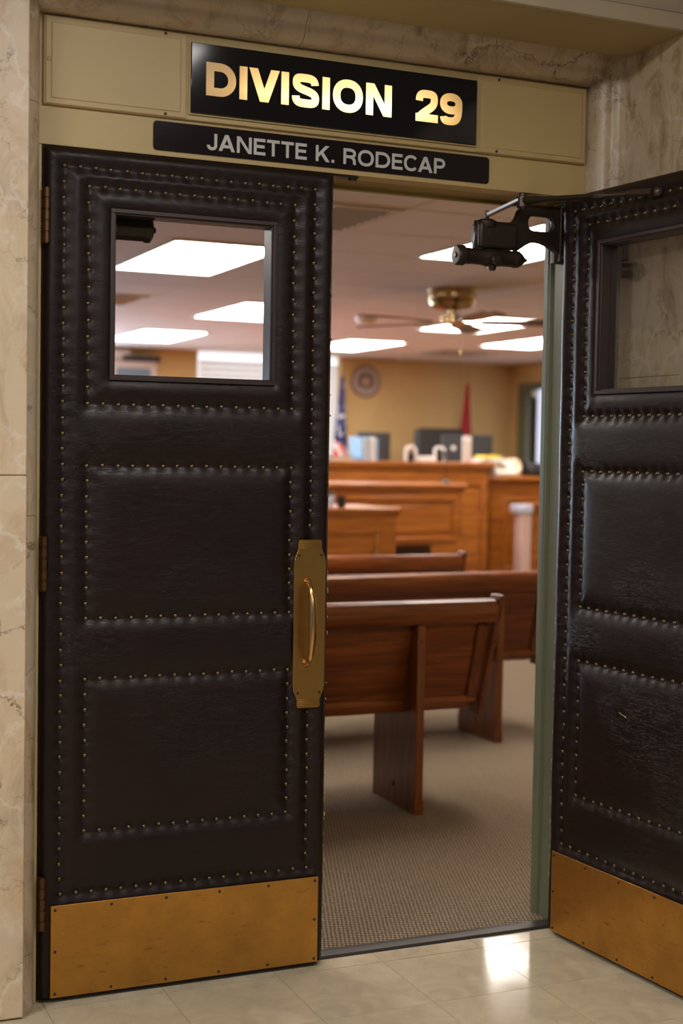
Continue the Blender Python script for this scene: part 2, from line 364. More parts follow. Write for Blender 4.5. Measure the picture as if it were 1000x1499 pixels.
# ------------------------------------------------------------ hallway shell
fl = thing('floor', 'cream vinyl tile hallway floor in front of the leather doors', 'floor', kind='structure')
MB().box(-3, 1.75, -6, .03, -.05, -.004).build('joint_bed', mat('tile_joint', (.16, .12, .08), .7), fl)
tm = MB().box(0, .3036, 0, .3036, -.004, 0).mesh('tile', M['tile'])
tms = []
for k in range(3):
    me = tm.copy(); mm = M['tile'].copy(); me.materials[0] = mm; tms.append(me)
for i in range(-5, 6):
    for j in range(-8, 1):
        xx = .015+.305*i; yy = -.355+.305*(j+1)
        if j == 0: continue
        inst('tile', tms[rnd.randrange(3)], fl, (xx, yy, 0))
for i in range(-5, 6): MB().box(0, .3036, -.0486, .03, -.004, 0).build('tile', M['tile'], fl, loc=(.015+.305*i, 0, 0))
MB().box(-3, 1.75, -6, -2.78, -.004, 0).build('tile_field', M['tile'], fl)
th = thing('threshold', 'dark metal threshold strip between tile and carpet', 'threshold', kind='structure')
MB().prism([(.022, 0), (.03, .007), (.055, .009), (.075, .009), (.085, .004), (.085, 0)], -.0, 1.535, 'x').build('strip', M['rubber'], th, bevel=.001)

# frame surround profile (t outward from frame edge, y)
PR = [(0, 0), (0, -.032), (.004, -.043), (.012, -.054), (.022, -.062), (.032, -.066), (.040, -.066), (.046, -.069), (.052, -.077), (.060, -.083), (.075, -.086)]
XL, XR, ZT, T = -.014, 1.547, 2.426, .075
sw = thing('wall_left', 'beige marble wall left of the leather doors', 'wall', kind='structure')
def mitre(kind, a, b, tmax, name, parent, m):
    pr = [p for p in PR if p[0] <= tmax]; pr = pr+[(pr[-1][0], 0)]
    n = len(pr); vs = []
    for e in (a, b):
        for t, d in pr:
            if kind == 'L': vs.append((XL-t, d, e if e != 'm' else ZT+t))
            elif kind == 'R': vs.append((XR+t, d, e if e != 'm' else ZT+t))
            else: vs.append((XL-t if e == 'l' else XR+t if e == 'm' else e, d, ZT+t))
    mb = MB().add(vs, [tuple(range(n)), tuple(range(n, 2*n))]+[(i, (i+1) % n, n+(i+1) % n, n+i) for i in range(n)])
    return mb.build(name, m, parent, smooth=True, angle=50)
ts = thing('trim_1', 'rounded marble surround framing the door opening', 'door surround', kind='structure')
for a, b in ((.0, .145), (.1465, 1.215), (1.2165, 2.20), (2.2015, 'm')): mitre('L', a, b, .035, 'marble_block', ts, M['marble_trim'])
for a, b in ((0, 1.1), (1.1015, 'm')): mitre('R', a, b, T, 'marble_block', ts, M['marble_trim'])
for a, b in (('l', .655), (.6565, 'm')): mitre('T', a, b, T, 'marble_block', ts, M['marble_trim'])
xl = XL-.034
for a, b in ((.0, 1.312), (1.3135, 2.62)):
    for x0, x1 in ((-1.4, xl), (-2.9, -1.4015)):
        MB().box(x0, x1, -.087, 0, a+.004 if a == 0 else a, b).build('marble_slab', M['marble'], sw, bevel=.003)
sr = thing('wall_right', 'mottled marble side wall behind the open right door', 'wall', kind='structure')
for a, b in ((0, .78), (.7815, 1.60), (1.6015, 2.56)):
    MB().box(XR+T, 1.78, -.36, 0, a, b).build('marble_slab', M['marble_side'], sr, bevel=.002)
MB().box(1.6215, 1.78, -1.3, -.3615, 0, 2.56).build('marble_slab', M['marble_side'], sr, bevel=.002)
ZS = ZT+T
ce = thing('ceiling', 'plaster soffit and fascia over the alcove before the doors', 'ceiling', kind='structure')
MB().box(-3, 1.80, -.35, .02, ZS, ZS+.06).build('soffit', M['plaster'], ce)
MB().box(-3, 1.80, -.368, -.35, ZS, ZS+.043).build('fascia_board', M['fascia'], ce, bevel=.002)
MB().box(-3, 1.80, -.360, -.345, ZS+.046, 2.95).build('fascia_board', M['fascia'], ce)
MB().box(-4, 3, -6, -.34, 2.93, 3.0).build('hall_ceiling', M['fascia'], ce)
wh = thing('wall_back', 'plain hall wall opposite the doors behind the camera', 'wall', kind='structure')
MB().box(-4, 3, -6.1, -6.0, 0, 3).build('wall_face', mat('hall_wall', (.22, .17, .12), .6), wh)

# entry wall between hall and courtroom
we = thing('wall_front', 'tan courtroom wall holding the double doors', 'wall', kind='structure')
MB().box(-3.5, XL, .001, .168, 0, 2.6).box(XR, 7.2, .001, .168, 0, 2.6).box(XL, XR, .001, .168, ZT, 2.6).build('wall_core', M['wall_tan'], we)

# steel door frame
df = thing('trim_2', 'cream and green painted steel door frame with grooved jambs', 'door frame', kind='structure')
MB().box(XL, 1.547, -.004, .06, 2.114, 2.426).build('header_face', M['cream'], df, bevel=.001)
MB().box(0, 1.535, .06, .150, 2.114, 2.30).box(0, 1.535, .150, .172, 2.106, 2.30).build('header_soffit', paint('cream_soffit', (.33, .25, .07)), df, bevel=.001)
MB().box(XL, -.0015, -.004, .02, 0, 2.113).box(1.535, 1.547, -.004, .02, 0, 2.113).build('frame_edge', M['cream'], df, bevel=.001)
def jamb(s, x):
    prof = [(x, .02), (x, .137), (x-s*.008, .139), (x-s*.008, .143), (x-s*.004, .146), (x-s*.010, .150), (x-s*.010, .172), (x+s*.05, .172), (x+s*.05, .02)]
    MB().prism(prof, .0, 2.113, 'z').build('jamb', M['green'], df, bevel=.0008)
    MB().box(min(x, x-s*.002), max(x, x-s*.002), .02, .14, 0, .11).build('jamb_foot', M['green'], df)
jamb(1, 1.535); jamb(-1, 0.)

# transom cover box with two cover panels
tb = thing('transom_box', 'cream painted metal cover box over the doors around the lit sign', 'transom box')
YB = -.018
def framebox(name, x0, x1, z0, z1, m, par, y0, y1, bev=.002): return MB().box(x0, x1, y0, y1, z0, z1).build(name, m, par, bevel=bev)
framebox('box_body', -.001, 1.538, 2.208, 2.420, M['cream2'], tb, YB+.003, -.004)
for x0, x1 in ((.003, .356), (1.184, 1.535)):
    p = framebox('cover_panel', x0, x1, 2.2095, 2.4185, M['cream2'], tb, YB, YB+.006)
    i0, i1 = (x0+.014, x1-.016) if x0 < .5 else (x0+.014, x1-.014)
    framebox('raised_field', i0, i1, 2.223, 2.403, M['cream2'], p, YB-.0025, YB+.001, .002)
def screwmesh(rr=.004, m='screw'):
    return MB().lathe([(rr, 0), (rr, -.001), (rr*.7, -.002), (0.0003, -.0022)], axis='y', seg=12).mesh('screw', M[m], True)
sm = screwmesh(.0038)
for x, z in ((.301, 2.413), (.302, 2.2155), (1.251, 2.411), (1.247, 2.2155)): inst('screw', sm, tb, (x, YB, z))
smc = MB().lathe([(.0055, 0), (.0055, -.0012), (.004, -.002), (0.0003, -.0018)], axis='y', seg=12).mesh('screw', M['cream'], True)
for x, z in ((.011, 2.315), (1.5285, 2.31)): inst('screw', smc, tb, (x, YB, z))

# lit sign
sg = thing('lighted_sign', 'black glass sign over the doors with glowing DIVISION 29 lettering', 'sign')
MB().box(.3655, 1.1785, YB-.009, YB, 2.2245, 2.3985).build('glass_panel', mat('sign_glass', (.004, .004, .006), .09), sg, bevel=.0015)
MB().box(.3615, 1.1825, YB-.003, YB, 2.2205, 2.4025).build('sign_rim', M['cream'], sg, bevel=.001)
gm = bpy.data.materials.new('glowing_letters'); gm.use_nodes = True; g = N(gm)
g.b.inputs['Base Color'].default_value = (.5, .35, .15, 1); g.b.inputs['Roughness'].default_value = .3
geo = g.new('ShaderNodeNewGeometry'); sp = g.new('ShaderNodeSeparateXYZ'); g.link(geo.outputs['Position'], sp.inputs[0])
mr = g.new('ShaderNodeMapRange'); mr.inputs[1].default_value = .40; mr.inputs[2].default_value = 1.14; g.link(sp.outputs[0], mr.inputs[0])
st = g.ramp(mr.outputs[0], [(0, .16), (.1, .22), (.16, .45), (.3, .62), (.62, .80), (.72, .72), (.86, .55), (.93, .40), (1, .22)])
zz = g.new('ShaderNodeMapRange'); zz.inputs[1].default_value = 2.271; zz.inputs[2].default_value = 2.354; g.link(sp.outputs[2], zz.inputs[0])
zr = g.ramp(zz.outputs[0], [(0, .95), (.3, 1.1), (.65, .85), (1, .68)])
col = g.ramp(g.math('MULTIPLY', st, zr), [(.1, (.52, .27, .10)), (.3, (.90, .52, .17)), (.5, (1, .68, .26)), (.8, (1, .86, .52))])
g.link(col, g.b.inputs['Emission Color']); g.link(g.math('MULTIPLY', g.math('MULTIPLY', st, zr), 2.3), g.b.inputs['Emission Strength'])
yS = YB-.009
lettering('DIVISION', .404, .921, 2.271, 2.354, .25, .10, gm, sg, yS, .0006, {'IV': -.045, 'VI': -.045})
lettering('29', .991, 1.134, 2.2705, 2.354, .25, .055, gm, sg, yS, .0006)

# name plate
npl = thing('name_plate', 'dark rectangular name plate with grey letters under the lit sign', 'sign')
plate2d('plate', [rrect(.2755, 1.2305, 2.1275, 2.1985, .009)], .004, mat('plate_plastic', (.012, .008, .009), .16, spec=.18), .0006, npl, (0, -.006, 0))
lettering('JANETTE K. RODECAP', .414, 1.094, 2.140, 2.1815, .185, .10, mat('plate_letters', (.52, .52, .50), .5), npl, -.0081, .0007, {'CA': -.10, 'JA': -.03, 'AP': -.02})

# ------------------------------------------------------------ padded leather door leaf
W, H0, H1, TH = .766, .012, 2.112, .045
RX = [.052, .7135]; IX = [.114, .656]
ROWS = dict(top=2.066, top2=2.022, win=1.490, p2t=1.337, p2b=.956, p3t=.804, p3b=.422, bot=.268)
def lin(a, b, n): return [a+(b-a)*i/(n-1) for i in range(n)]
STUDS = []
SEGS = []
def row(z, x0, x1, n): SEGS.append((x0, z, x1, z)); STUDS.extend((x, z) for x in lin(x0, x1, n))
def colm(x, z0, z1, n): SEGS.append((x, z0, x, z1)); STUDS.extend((x, z) for z in lin(z0, z1, n)[1:-1])
row(ROWS['top'], RX[0], RX[1], 18); row(ROWS['bot'], RX[0]+.004, RX[1]+.004, 18)
for x in RX: colm(x, ROWS['bot'], ROWS['top'], 48)
row(ROWS['top2'], IX[0], IX[1], 15); row(ROWS['win'], IX[0], IX[1], 15)
for x in IX: colm(x, ROWS['win'], ROWS['top2'], 14)
for a, b in (('p2t', 'p2b'), ('p3t', 'p3b')):
    row(ROWS[a], IX[0], IX[1], 15); row(ROWS[b], IX[0], IX[1], 15)
    for x in IX: colm(x, ROWS[b], ROWS[a], 11)
jr = random.Random(5)
STUDS = [(x+jr.uniform(-.0012, .0012), z+jr.uniform(-.0012, .0012)) for x, z in STUDS]
def cushion_mesh(hole):
    nx, nz = 176, 480
    xs = np.linspace(.002, W-.002, nx); zs = np.linspace(H0+.002, H1-.002, nz)
    X, Z = np.meshgrid(xs, zs)
    D = np.full(X.shape, 9.); DS = np.full(X.shape, 9.)
    for x0, z0, x1, z1 in SEGS:
        dx, dz = x1-x0, z1-z0; L2 = dx*dx+dz*dz
        t = np.clip(((X-x0)*dx+(Z-z0)*dz)/L2, 0, 1); D = np.minimum(D, np.hypot(X-x0-t*dx, Z-z0-t*dz))
    for x, z in STUDS: DS = np.minimum(DS, np.hypot(X-x, Z-z))
    E = np.minimum(np.minimum(X-.002, W-.002-X), np.minimum(H1-.002-Z, Z-H0+.03))
    hx0, hx1, hz0, hz1 = hole
    DH = np.hypot(np.maximum(np.maximum(hx0-X, X-hx1), 0), np.maximum(np.maximum(hz0-Z, Z-hz1), 0))
    h = .0030+.0110*(1-np.exp(-(D/.025)**1.3))
    h += .0048*(1-np.exp(-(DS/.0130)**1.5))
    h *= (1-np.exp(-(np.maximum(E, 0)/.010)**1.2)*.85)
    h *= (1-np.exp(-(DH/.02)**1.4)*.6)
    rs = np.random.RandomState(3)
    for k in range(10):   # slow unevenness of the padding
        a, b, ph = rs.uniform(-26, 26), rs.uniform(-20, 20), rs.uniform(0, 6.3)
        h += .00028*np.sin(a*X+b*Z+ph)
    flat = np.minimum(h, .0125)
    h = np.where((Z < .250) | ((X > .660) & (X < .760) & (Z > .695) & (Z < 1.155)), flat, h)
    vs = np.stack([X, -h, Z], -1).reshape(-1, 3)
    idx = np.arange(nx*nz).reshape(nz, nx)
    keep = ~((X[:-1, :-1] > hx0-.001) & (X[1:, 1:] < hx1+.001) & (Z[:-1, :-1] > hz0-.001) & (Z[1:, 1:] < hz1+.001))
    q = np.stack([idx[:-1, :-1], idx[:-1, 1:], idx[1:, 1:], idx[1:, :-1]], -1)[keep]
    me = bpy.data.meshes.new('padding'); me.from_pydata(vs.tolist(), [], q.tolist()); me.materials.append(M['leather']); me.shade_smooth()
    return me, xs, zs, h
WIN = (.166, .604, 1.550, 1.972)
cush, cxs, czs, chh = cushion_mesh((WIN[0]+.006, WIN[1]-.006, WIN[2]+.006, WIN[3]-.006))
def hgt(x, z):
    return float(chh[int(np.clip(np.searchsorted(czs, z), 0, len(czs)-1)), int(np.clip(np.searchsorted(cxs, x), 0, len(cxs)-1))])
studm = MB().lathe([(.0062, .001), (.0060, -.0008), (.0050, -.0026), (.0030, -.0040), (.0003, -.0045)], axis='y', seg=10).mesh('stud', M['stud'], True, 60)
def ring(mb, x0, x1, z0, z1, wd, y0, y1):
    mb.box(x0, x1, y0, y1, z0, z0+wd).box(x0, x1, y0, y1, z1-wd, z1).box(x0, x0+wd, y0, y1, z0+wd, z1-wd).box(x1-wd, x1, y0, y1, z0+wd, z1-wd); return mb
def leaf(name, label, loc, rz, skip=None, hinges=True):
    d = thing(name, label, 'door', loc, rz, kind='structure')
    x0, x1, z0, z1 = WIN
    mb = MB(); a, b, c, e = x0+.004, x1-.004, z0+.004, z1-.004
    mb.box(0, W, 0, TH, H0, c).box(0, W, 0, TH, e, H1).box(0, a, 0, TH, c, e).box(b, W, 0, TH, c, e)
    mb.build('door_core', M['leather_edge'], d, bevel=.001)
    o = inst('leather_padding', cush, d)
    for x, z in STUDS:
        if skip and skip(x, z): continue
        inst('stud', studm, d, (x, -hgt(x, z)-.0003, z))
    fr = ring(MB(), x0, x1, z0, z1, .010, -.016, .004); ring(fr, x0+.008, x1-.008, z0+.008, z1-.008, .006, -.010, .044)
    wf = fr.build('window_frame', M['dark_metal'], d, bevel=.0012)
    MB().box(x0+.013, x1-.013, .018, .022, z0+.013, z1-.013).build('glass_pane', M['glass'], d)
    kp = MB().box(.029, .746, -.0190, -.0170, .014, .2455).build('kick_plate', M['brass'], d, bevel=.0006)
    MB().box(.03, .745, -.0170, 0, .015, .244).build('kick_plate_backing', M['leather_edge'], d)
    for z in (.024, .235):
        for x in (.040, .182, .325, .468, .604, .736): inst('screw', sm, kp, (x, -.0190, z))
    for x in (.040, .736): inst('screw', sm, kp, (x, -.0190, .13))
    # chipped paint along the free edge
    if hinges:
        for z in (1.941, 1.096, .254):
            hb = MB()
            hb.lathe([(.003, -.069), (.0085, -.067), (.0085, .067), (.003, .069)], (.006, -.016, z), seg=14)
            for k in (-.054, -.027, 0, .027, .054): hb.lathe([(.0085, -.0115), (.0105, -.0105), (.0105, .0105), (.0085, .0115)], (.006, -.016, z+k), seg=14)
            hb.box(-.004, .004, -.006, .003, z-.066, z+.066)
            hb.build('hinge', M['old_brass'], d, smooth=True, angle=40)
    return d
LD = leaf('door_1', 'closed left door leaf of dark padded leather with brass studs and pull handle', (.002, 0, 0), 0,
          skip=lambda x, z: .664 < x < .757 and .700 < z < 1.150)
RD = leaf('door_2', 'open right door leaf of dark padded studded leather beside the marble wall', (1.4885, .004, 0), -(PI/2-.088), hinges=False)
# wear marks on the doors
jr = random.Random(8); sc = MB()
for k in range(46):
    z = jr.uniform(.05, 1.06) if k < 38 else jr.uniform(1.1, 2.05)
    l = jr.uniform(.002, .010); sc.box(W-.0015, W+.0006, -.006+jr.uniform(-.002, .003), .001, z, z+l)
sc.build('worn_edge', M['chip'], LD)
sc = MB()
for k in range(44):
    z = jr.choice((jr.uniform(.05, .35), jr.uniform(.3, .95))); l = jr.uniform(.002, .012)
    sc.box(-.0006, .0018, -.004+jr.uniform(-.002, .002), .003, z, z+l)
sc.build('worn_edge', M['chip'], RD)
tp = [(.309, .694), (.317, .691), (.322, .688), (.330, .688), (.339, .684)]
MB().tube([(x, -hgt(x, z)-.0006, z) for x, z in tp], [.0007, .001, .001, .0014, .002], 6, flat=.5).build('leather_tear', M['chip'], RD)

# pull plate with grip on the left leaf
pp = bpy.data.objects.new('pull_plate', None); C.objects.link(pp); pp.parent = LD
cx = .7095
def plate_outline():
    half = [(.0445, .166), (.0425, .170), (.0425, .178), (.0400, .178), (.0400, .184), (.0375, .184), (.0375, .190), (.0350, .190), (.0350, .197), (.0325, .197), (.0325, .218), (.0285, .2225)]
    top = half; pts = [(cx+a, .9245+b) for a, b in top]+[(cx-a, .9245+b) for a, b in reversed(top)]
    pts += [(cx-a, .9245-b) for a, b in top]+[(cx+a, .9245-b) for a, b in reversed(top)]
    return pts
YP = -.0155
plo = plate2d('back_plate', [plate_outline()], .003, M['brass_pull'], .0006, LD, (0, YP, 0)); bpy.data.objects.remove(pp)
pl = plo; pl.name = 'pull_plate'
MB().box(cx-.043, cx+.043, YP, 0, .74, 1.11).box(cx-.03, cx+.03, YP, 0, .706, 1.143).build('plate_backing', M['leather_edge'], LD)
for z in (1.141, 1.136, 1.131, 1.126, .708, .713, .718, .723):
    MB().box(cx-.031, cx+.031, -.0016, 0, -.0012, .0012).build('ridge', M['brass_pull'], pl, loc=(0, -.0014, z), bevel=.0006)
for x in (cx-.031, cx+.031):
    for z in (1.107, .742): inst('screw', sm, pl, (x, -.0015, z))
gx = .702; gp = []; gr = []
for i in range(25):
    t = i/24; z = 1.036-t*(1.036-.820)
    e = math.sin(PI*t)
    y = -.040*min(1, (math.sin(PI*t))**.30) if 0 < i < 24 else 0
    gp.append((gx+.002*e, y, z)); gr.append(.0050+.0062*e**.7)
grip = MB(); n = 20; vs = []; seg = 30
for p, rr in zip(gp, gr):
    pass
P = [Vector(p) for p in gp]
for i, p in enumerate(P):
    t = (P[min(i+1, 24)]-P[max(i-1, 0)]).normalized(); a = Vector((1, 0, 0)); b = t.cross(a).normalized()
    for j in range(seg):
        an = 2*PI*j/seg; fl_ = 1-(.16 if 3 < i < 21 else 0)*(.5+.5*math.cos(an*10))
        vs.append(p+(a*math.cos(an)+b*math.sin(an))*gr[i]*fl_)
grip.add(vs, [(i*seg+j, i*seg+(j+1) % seg, (i+1)*seg+(j+1) % seg, (i+1)*seg+j) for i in range(24) for j in range(seg)])
for z in (1.036, .820): grip.lathe([(.0105, 0), (.0105, -.003), (.007, -.007), (.005, -.012)], (gx, 0, z), 'y', 18)
grip.build('pull_handle', M['brass_grip'], pl, smooth=True, angle=60)

# ------------------------------------------------------------ door closers
def closer(name, label, dx=0, foot=True, mirror=False):
    t = thing(name, label, 'door closer', (0, 0, 0))
    y = .072; th = .030
    if not mirror:
        out = [(1.237, 1.968), (1.237, 2.036), (1.345, 2.037)]+[(1.352, 2.040), (1.360, 2.048), (1.366, 2.058), (1.371, 2.072), (1.380, 2.084), (1.390, 2.089)]+[(1.520, 2.093), (1.523, 1.940), (1.503, 1.940), (1.500, 1.966)]
        out += [(1.485, 1.978), (1.465, 1.986), (1.445, 1.992), (1.430, 1.993), (1.410, 1.990), (1.392, 1.980), (1.371, 1.966)]
        hole = rrect(1.400, 1.488, 2.020, 2.068, .021, 5)
        plate2d('bracket', [out, hole], .020, M['bronze'], .003, t, (0, y, 0))
        MB().box(1.502, 1.536, y-.022, y+.030, 1.938, 2.094).build('bracket_foot', M['bronze'], t, bevel=.003)
        for z in (1.95, 2.075): MB().lathe([(.006, -.022), (.006, -.026), (.003, -.028)], (1.513, y, z), 'y', 12).build('bolt', M['bronze2'], t, smooth=True)
    MB().box(dx+1.237, dx+1.360, y-.026, y+.028, 1.962, 2.034).build('body', M['bronze'], t, bevel=.008, seg=3)
    MB().box(dx+1.262, dx+1.325, y-.0262, y-.020, 1.985, 2.015).build('maker_plate', M['bronze'], t, bevel=.002)
    MB().lathe([(.031, 2.020), (.033, 2.030), (.033, 2.036), (.026, 2.040), (.020, 2.044), (.0005, 2.044)], (dx+1.270, y, 0), 'z', 28).build('cap', M['bronze'], t, smooth=True)
    c = MB(); zc = 1.938
    c.lathe([(.0005, 1.172), (.024, 1.173), (.0285, 1.178), (.0285, 1.196), (.0235, 1.202), (.0235, 1.214), (.0225, 1.218), (.0225, 1.250), (.0235, 1.258), (.0265, 1.272), (.0265, 1.300), (.0235, 1.315), (.023, 1.322), (.023, 1.352), (.0235, 1.356), (.025, 1.362), (.024, 1.374), (.018, 1.384), (.011, 1.392), (.006, 1.397), (.004, 1.404), (.0005, 1.406)], (dx, y-.002, zc), 'x', 32)
    if mirror:
        c = MB().lathe([(.0005, 1.172), (.030, 1.175), (.030, 1.372), (.033, 1.376), (.033, 1.388), (.028, 1.394), (.008, 1.396), (.008, 1.404), (.005, 1.406), (.0005, 1.406)], (dx, y-.002, zc), 'x', 8)
    c.build('cylinder', M['bronze'], t, smooth=True, angle=28)
    MB().lathe([(.0005, 1.1695), (.008, 1.1695), (.008, 1.174)], (dx, y-.002, zc), 'x', 4).build('adjuster', M['bronze2'], t)
    MB().lathe([(.016, -.018), (.016, -.038), (.011, -.044), (.0005, -.045)], (dx+1.285, y, zc-.010), 'y', 20).lathe([(.012, 0), (.012, -.028), (.008, -.034), (.0005, -.035)], (dx+1.285, y-.012, zc-.004), 'z', 20).build('boss', M['bronze'], t, smooth=True, angle=35)
    MB().lathe([(.006, 2.04), (.006, 2.066), (.004, 2.068), (.0005, 2.068)], (dx+1.270, y-.004, 0), 'z', 14).build('spindle', M['bronze2'], t, smooth=True)
    return t
rc = closer('door_closer', 'dark bronze door closer on slotted bracket over the open doorway')
e = Vector((1.350, .010, 2.094))
def bar(a, b, w, h, name, m, par):
    a = Vector(a); b = Vector(b); d = (b-a).normalized(); s = d.cross(Vector((0, 0, 1))).normalized(); up = s.cross(d)
    vs = [p+s*i*w/2+up*j*h/2 for p in (a, b) for j in (-1, 1) for i in (-1, 1)]
    return MB().add(vs, [(0, 1, 3, 2), (4, 6, 7, 5), (0, 4, 5, 1), (2, 3, 7, 6), (0, 2, 6, 4), (1, 5, 7, 3)]).build(name, m, par, bevel=.0015)
bar((1.264, .068, 2.052), (1.340, .018, 2.094), .020, .012, 'link_arm', M['bronze2'], rc)
bar((1.262, .055, 2.056), (1.334, .006, 2.096), .0015, .008, 'link_arm_edge', M['steel'], rc)
MB().lathe([(.0005, -.026), (.010, -.025), (.018, -.018), (.018, .010), (.011, .013), (.011, .020), (.0005, .021)], tuple(e), 'z', 18).build('elbow_pin', M['bronze2'], rc, smooth=True, angle=30)
d_end = Vector((1.4995, -.400, 2.066)); dv = d_end-e
MB().tube([e+dv*.03, e+dv*.12, e+dv*.18, e+dv*.60], [.017, .015, .0105, .0090], 10, flat=.75).build('fore_arm', M['bronze'], rc, smooth=True, angle=60)
MB().lathe([(.0045, -.010), (.006, -.010), (.006, -.013), (.0005, -.014)], tuple(e+dv*.09+Vector((-.004, 0, 0))), 'y', 12).build('bolt', M['bronze2'], rc, smooth=True)
MB().tube([e+dv*.57, e+dv*.62, e+dv*.64, e+dv*.90], [.010, .010, .0055, .0055], 10).build('rod', M['bronze2'], rc, smooth=True, angle=60)
MB().tube([e+dv*.80, e+dv*.85, e+dv*.99], [.007, .012, .012], 8, flat=.8).build('rod_socket', M['bronze2'], rc, smooth=True, angle=60)
MB().lathe([(.013, .010), (.013, 0), (.008, -.006), (.0005, -.008)], (1.4995+.002, -.405, 2.066), 'x', 16).build('door_shoe', M['bronze2'], rc, smooth=True, angle=40)
lc = closer('door_closer.001', 'dark door closer seen through the glass of the closed left door', dx=-1.10, mirror=True)
MB().box(.0, .16, .050, .104, 1.955, 2.075).build('bracket', M['bronze'], lc, bevel=.004)
bar((.17, .055, 2.052), (.06, .060, 2.070), .016, .007, 'link_arm', M['bronze2'], lc)
hk = thing('door_catch', 'small dark catch plate under the header beside the closed left door', 'door catch')
MB().box(.770, .842, .004, .040, 2.1085, 2.1138).lathe([(.012, 2.104), (.012, 2.1138)], (.832, .022, 0), 'z', 14).build('catch_plate', M['bronze'], hk, bevel=.001)

# ------------------------------------------------------------ courtroom shell
CZ = 2.34; BY = 9.80; RXW = 7.07
fc = thing('floor.001', 'brown woven carpet floor of the courtroom', 'carpet', kind='structure')
MB().box(-3.5, RXW, .085, BY, -.05, .003).build('carpet', M['carpet'], fc)
wb = thing('wall_back.001', 'tan far wall of the courtroom with seal and flags', 'wall', kind='structure')
MB().box(-3.5, 3.53, BY, BY+.12, 0, 2.6).box(5.04, 7.2, BY, BY+.12, 0, 2.6).box(3.53, 5.04, BY, BY+.12, 0, .9).build('wall_face', M['wall_tan'], wb)
wr = thing('wall_right.001', 'tan right wall of the courtroom with green door frame', 'wall', kind='structure')
MB().box(RXW, 7.2, .168, 8.45, 0, 2.6).box(RXW, 7.2, 9.62, BY, 0, 2.6).box(RXW, 7.2, 8.45, 9.62, 2.13, 2.6).build('wall_face', M['wall_tan'], wr)
wl = thing('wall_left.001', 'tan left wall of the courtroom', 'wall', kind='structure')
MB().box(-3.6, -3.5, .168, BY, 0, 2.6).build('wall_face', M['wall_tan'], wl)
w3 = thing('window_1', 'daylit window on the far courtroom wall hidden behind the left door', 'window', kind='structure')
MB().box(-1.2, 2.4, BY-.015, BY, .9, 2.1).build('window_pane', M['daywin'], w3)
wf = MB()
for a, b, c, d in ((-1.26, 2.46, .84, .90), (-1.26, 2.46, 2.10, 2.16), (-1.26, -1.2, .90, 2.10), (2.4, 2.46, .90, 2.10), (.57, .63, .90, 2.10)): wf.box(a, b, BY-.04, BY, c, d)
wf.build('window_frame', M['white'], w3)
# far window with blinds
w2 = thing('window_2', 'bright window with white blinds on the far courtroom wall', 'window', kind='structure')
MB().box(3.53, 5.04, BY+.06, BY+.08, .9, 2.6).build('window_pane', M['daylight'], w2)
sl = MB().box(0, .72, 0, .045, -.002, .002).mesh('slat', M['white'])
for c in (3.55, 4.31):
    for k in range(22): inst('slat', sl, w2, (c, BY-.01, 1.02+.058*k), (-.9, 0, 0))
MB().box(4.27, 4.31, BY-.02, BY+.03, .9, CZ).build('mullion', M['white'], w2)
# ceiling tiles, grid, panels, vents
cc = thing('ceiling.001', 'suspended ceiling of square tiles over the courtroom', 'ceiling', kind='structure')
G = .605; X0 = 1.155; Y0 = .37
def cell(i, j): return X0+G*i, Y0+G*j
lights = {(0, 4), (0, 10), (2, 2), (2, 8), (2, 12), (5, 8), (5, 12), (7, 10), (7, 4), (-2, 2)}  # last two are out of view, added to light the room
occ = {}
for i, j in lights: occ[(i, j)] = 'L'; occ[(i, j+1)] = 'L'
vents = {(0, 2): 1, (0, 8): 1, (7, 13): 1}
occ.update({k: 'V' for k in vents})
tl = MB().box(.012, G-.012, .012, G-.012, 0, .012).mesh('ceiling_tile', M['ceil'])
for i in range(-8, 10):
    for j in range(0, 16):
        if (i, j) in occ: continue
        x, y = cell(i, j)
        if x > RXW-.1 or y > BY-.1: continue
        if i < -2 and (i, j) not in occ and False: continue
        inst('ceiling_tile', tl, cc, (x, y, CZ-.002))
MB().box(-3.5, 7.2, .168, BY, CZ+.012, CZ+.08).build('ceiling_deck', M['ceil'], cc)
for i in range(-8, 10): inst('ceiling_tile', tl, cc, (X0+G*i, .168, CZ-.002), scale=(1, .31, 1))
gb1 = MB().box(-.012, .012, .168, BY, -.004, .010).mesh('grid_bar', M['grid'])
gb2 = MB().box(-3.5, RXW, -.012, .012, -.003, .010).mesh('grid_bar', M['grid'])
for i in range(-7, 10): inst('grid_bar', gb1, cc, (X0+G*i, 0, CZ))
for j in range(0, 16): inst('grid_bar', gb2, cc, (0, Y0+G*j, CZ))
lm = MB().box(.035, G-.035, .035, 2*G-.035, -.006, .002).mesh('diffuser', M['panel'])
lf = MB(); lf.box(.010, .035, .010, 2*G-.010, -.010, .004).box(G-.035, G-.010, .010, 2*G-.010, -.010, .004).box(.035, G-.035, .010, .035, -.010, .004).box(.035, G-.035, 2*G-.035, 2*G-.010, -.010, .004)
lfm = lf.mesh('panel_frame', M['grid'])
LLAB = {(0, 4): 'large lit ceiling panel seen through the upper part of the left door window',
        (0, 10): 'sliver of lit ceiling panel at the left edge of the left door window',
        (2, 8): 'lit ceiling panel cut by the right edge of the left door window',
        (2, 12): 'small farthest lit ceiling panel seen low in the left door window',
        (2, 2): 'nearest lit ceiling panel right behind the door closer on the bracket',
        (5, 8): 'lit ceiling panel right behind the ceiling fan blades',
        (5, 12): 'lit ceiling panel nearest the round wall seal',
        (7, 10): 'lit ceiling panel low beside the green jamb past the fan',
        (7, 4): 'unseen lit panel added for light at the right side of the courtroom ceiling near the entry wall',
        (-2, 2): 'unseen lit panel added for light inside the courtroom left of the entry doors'}
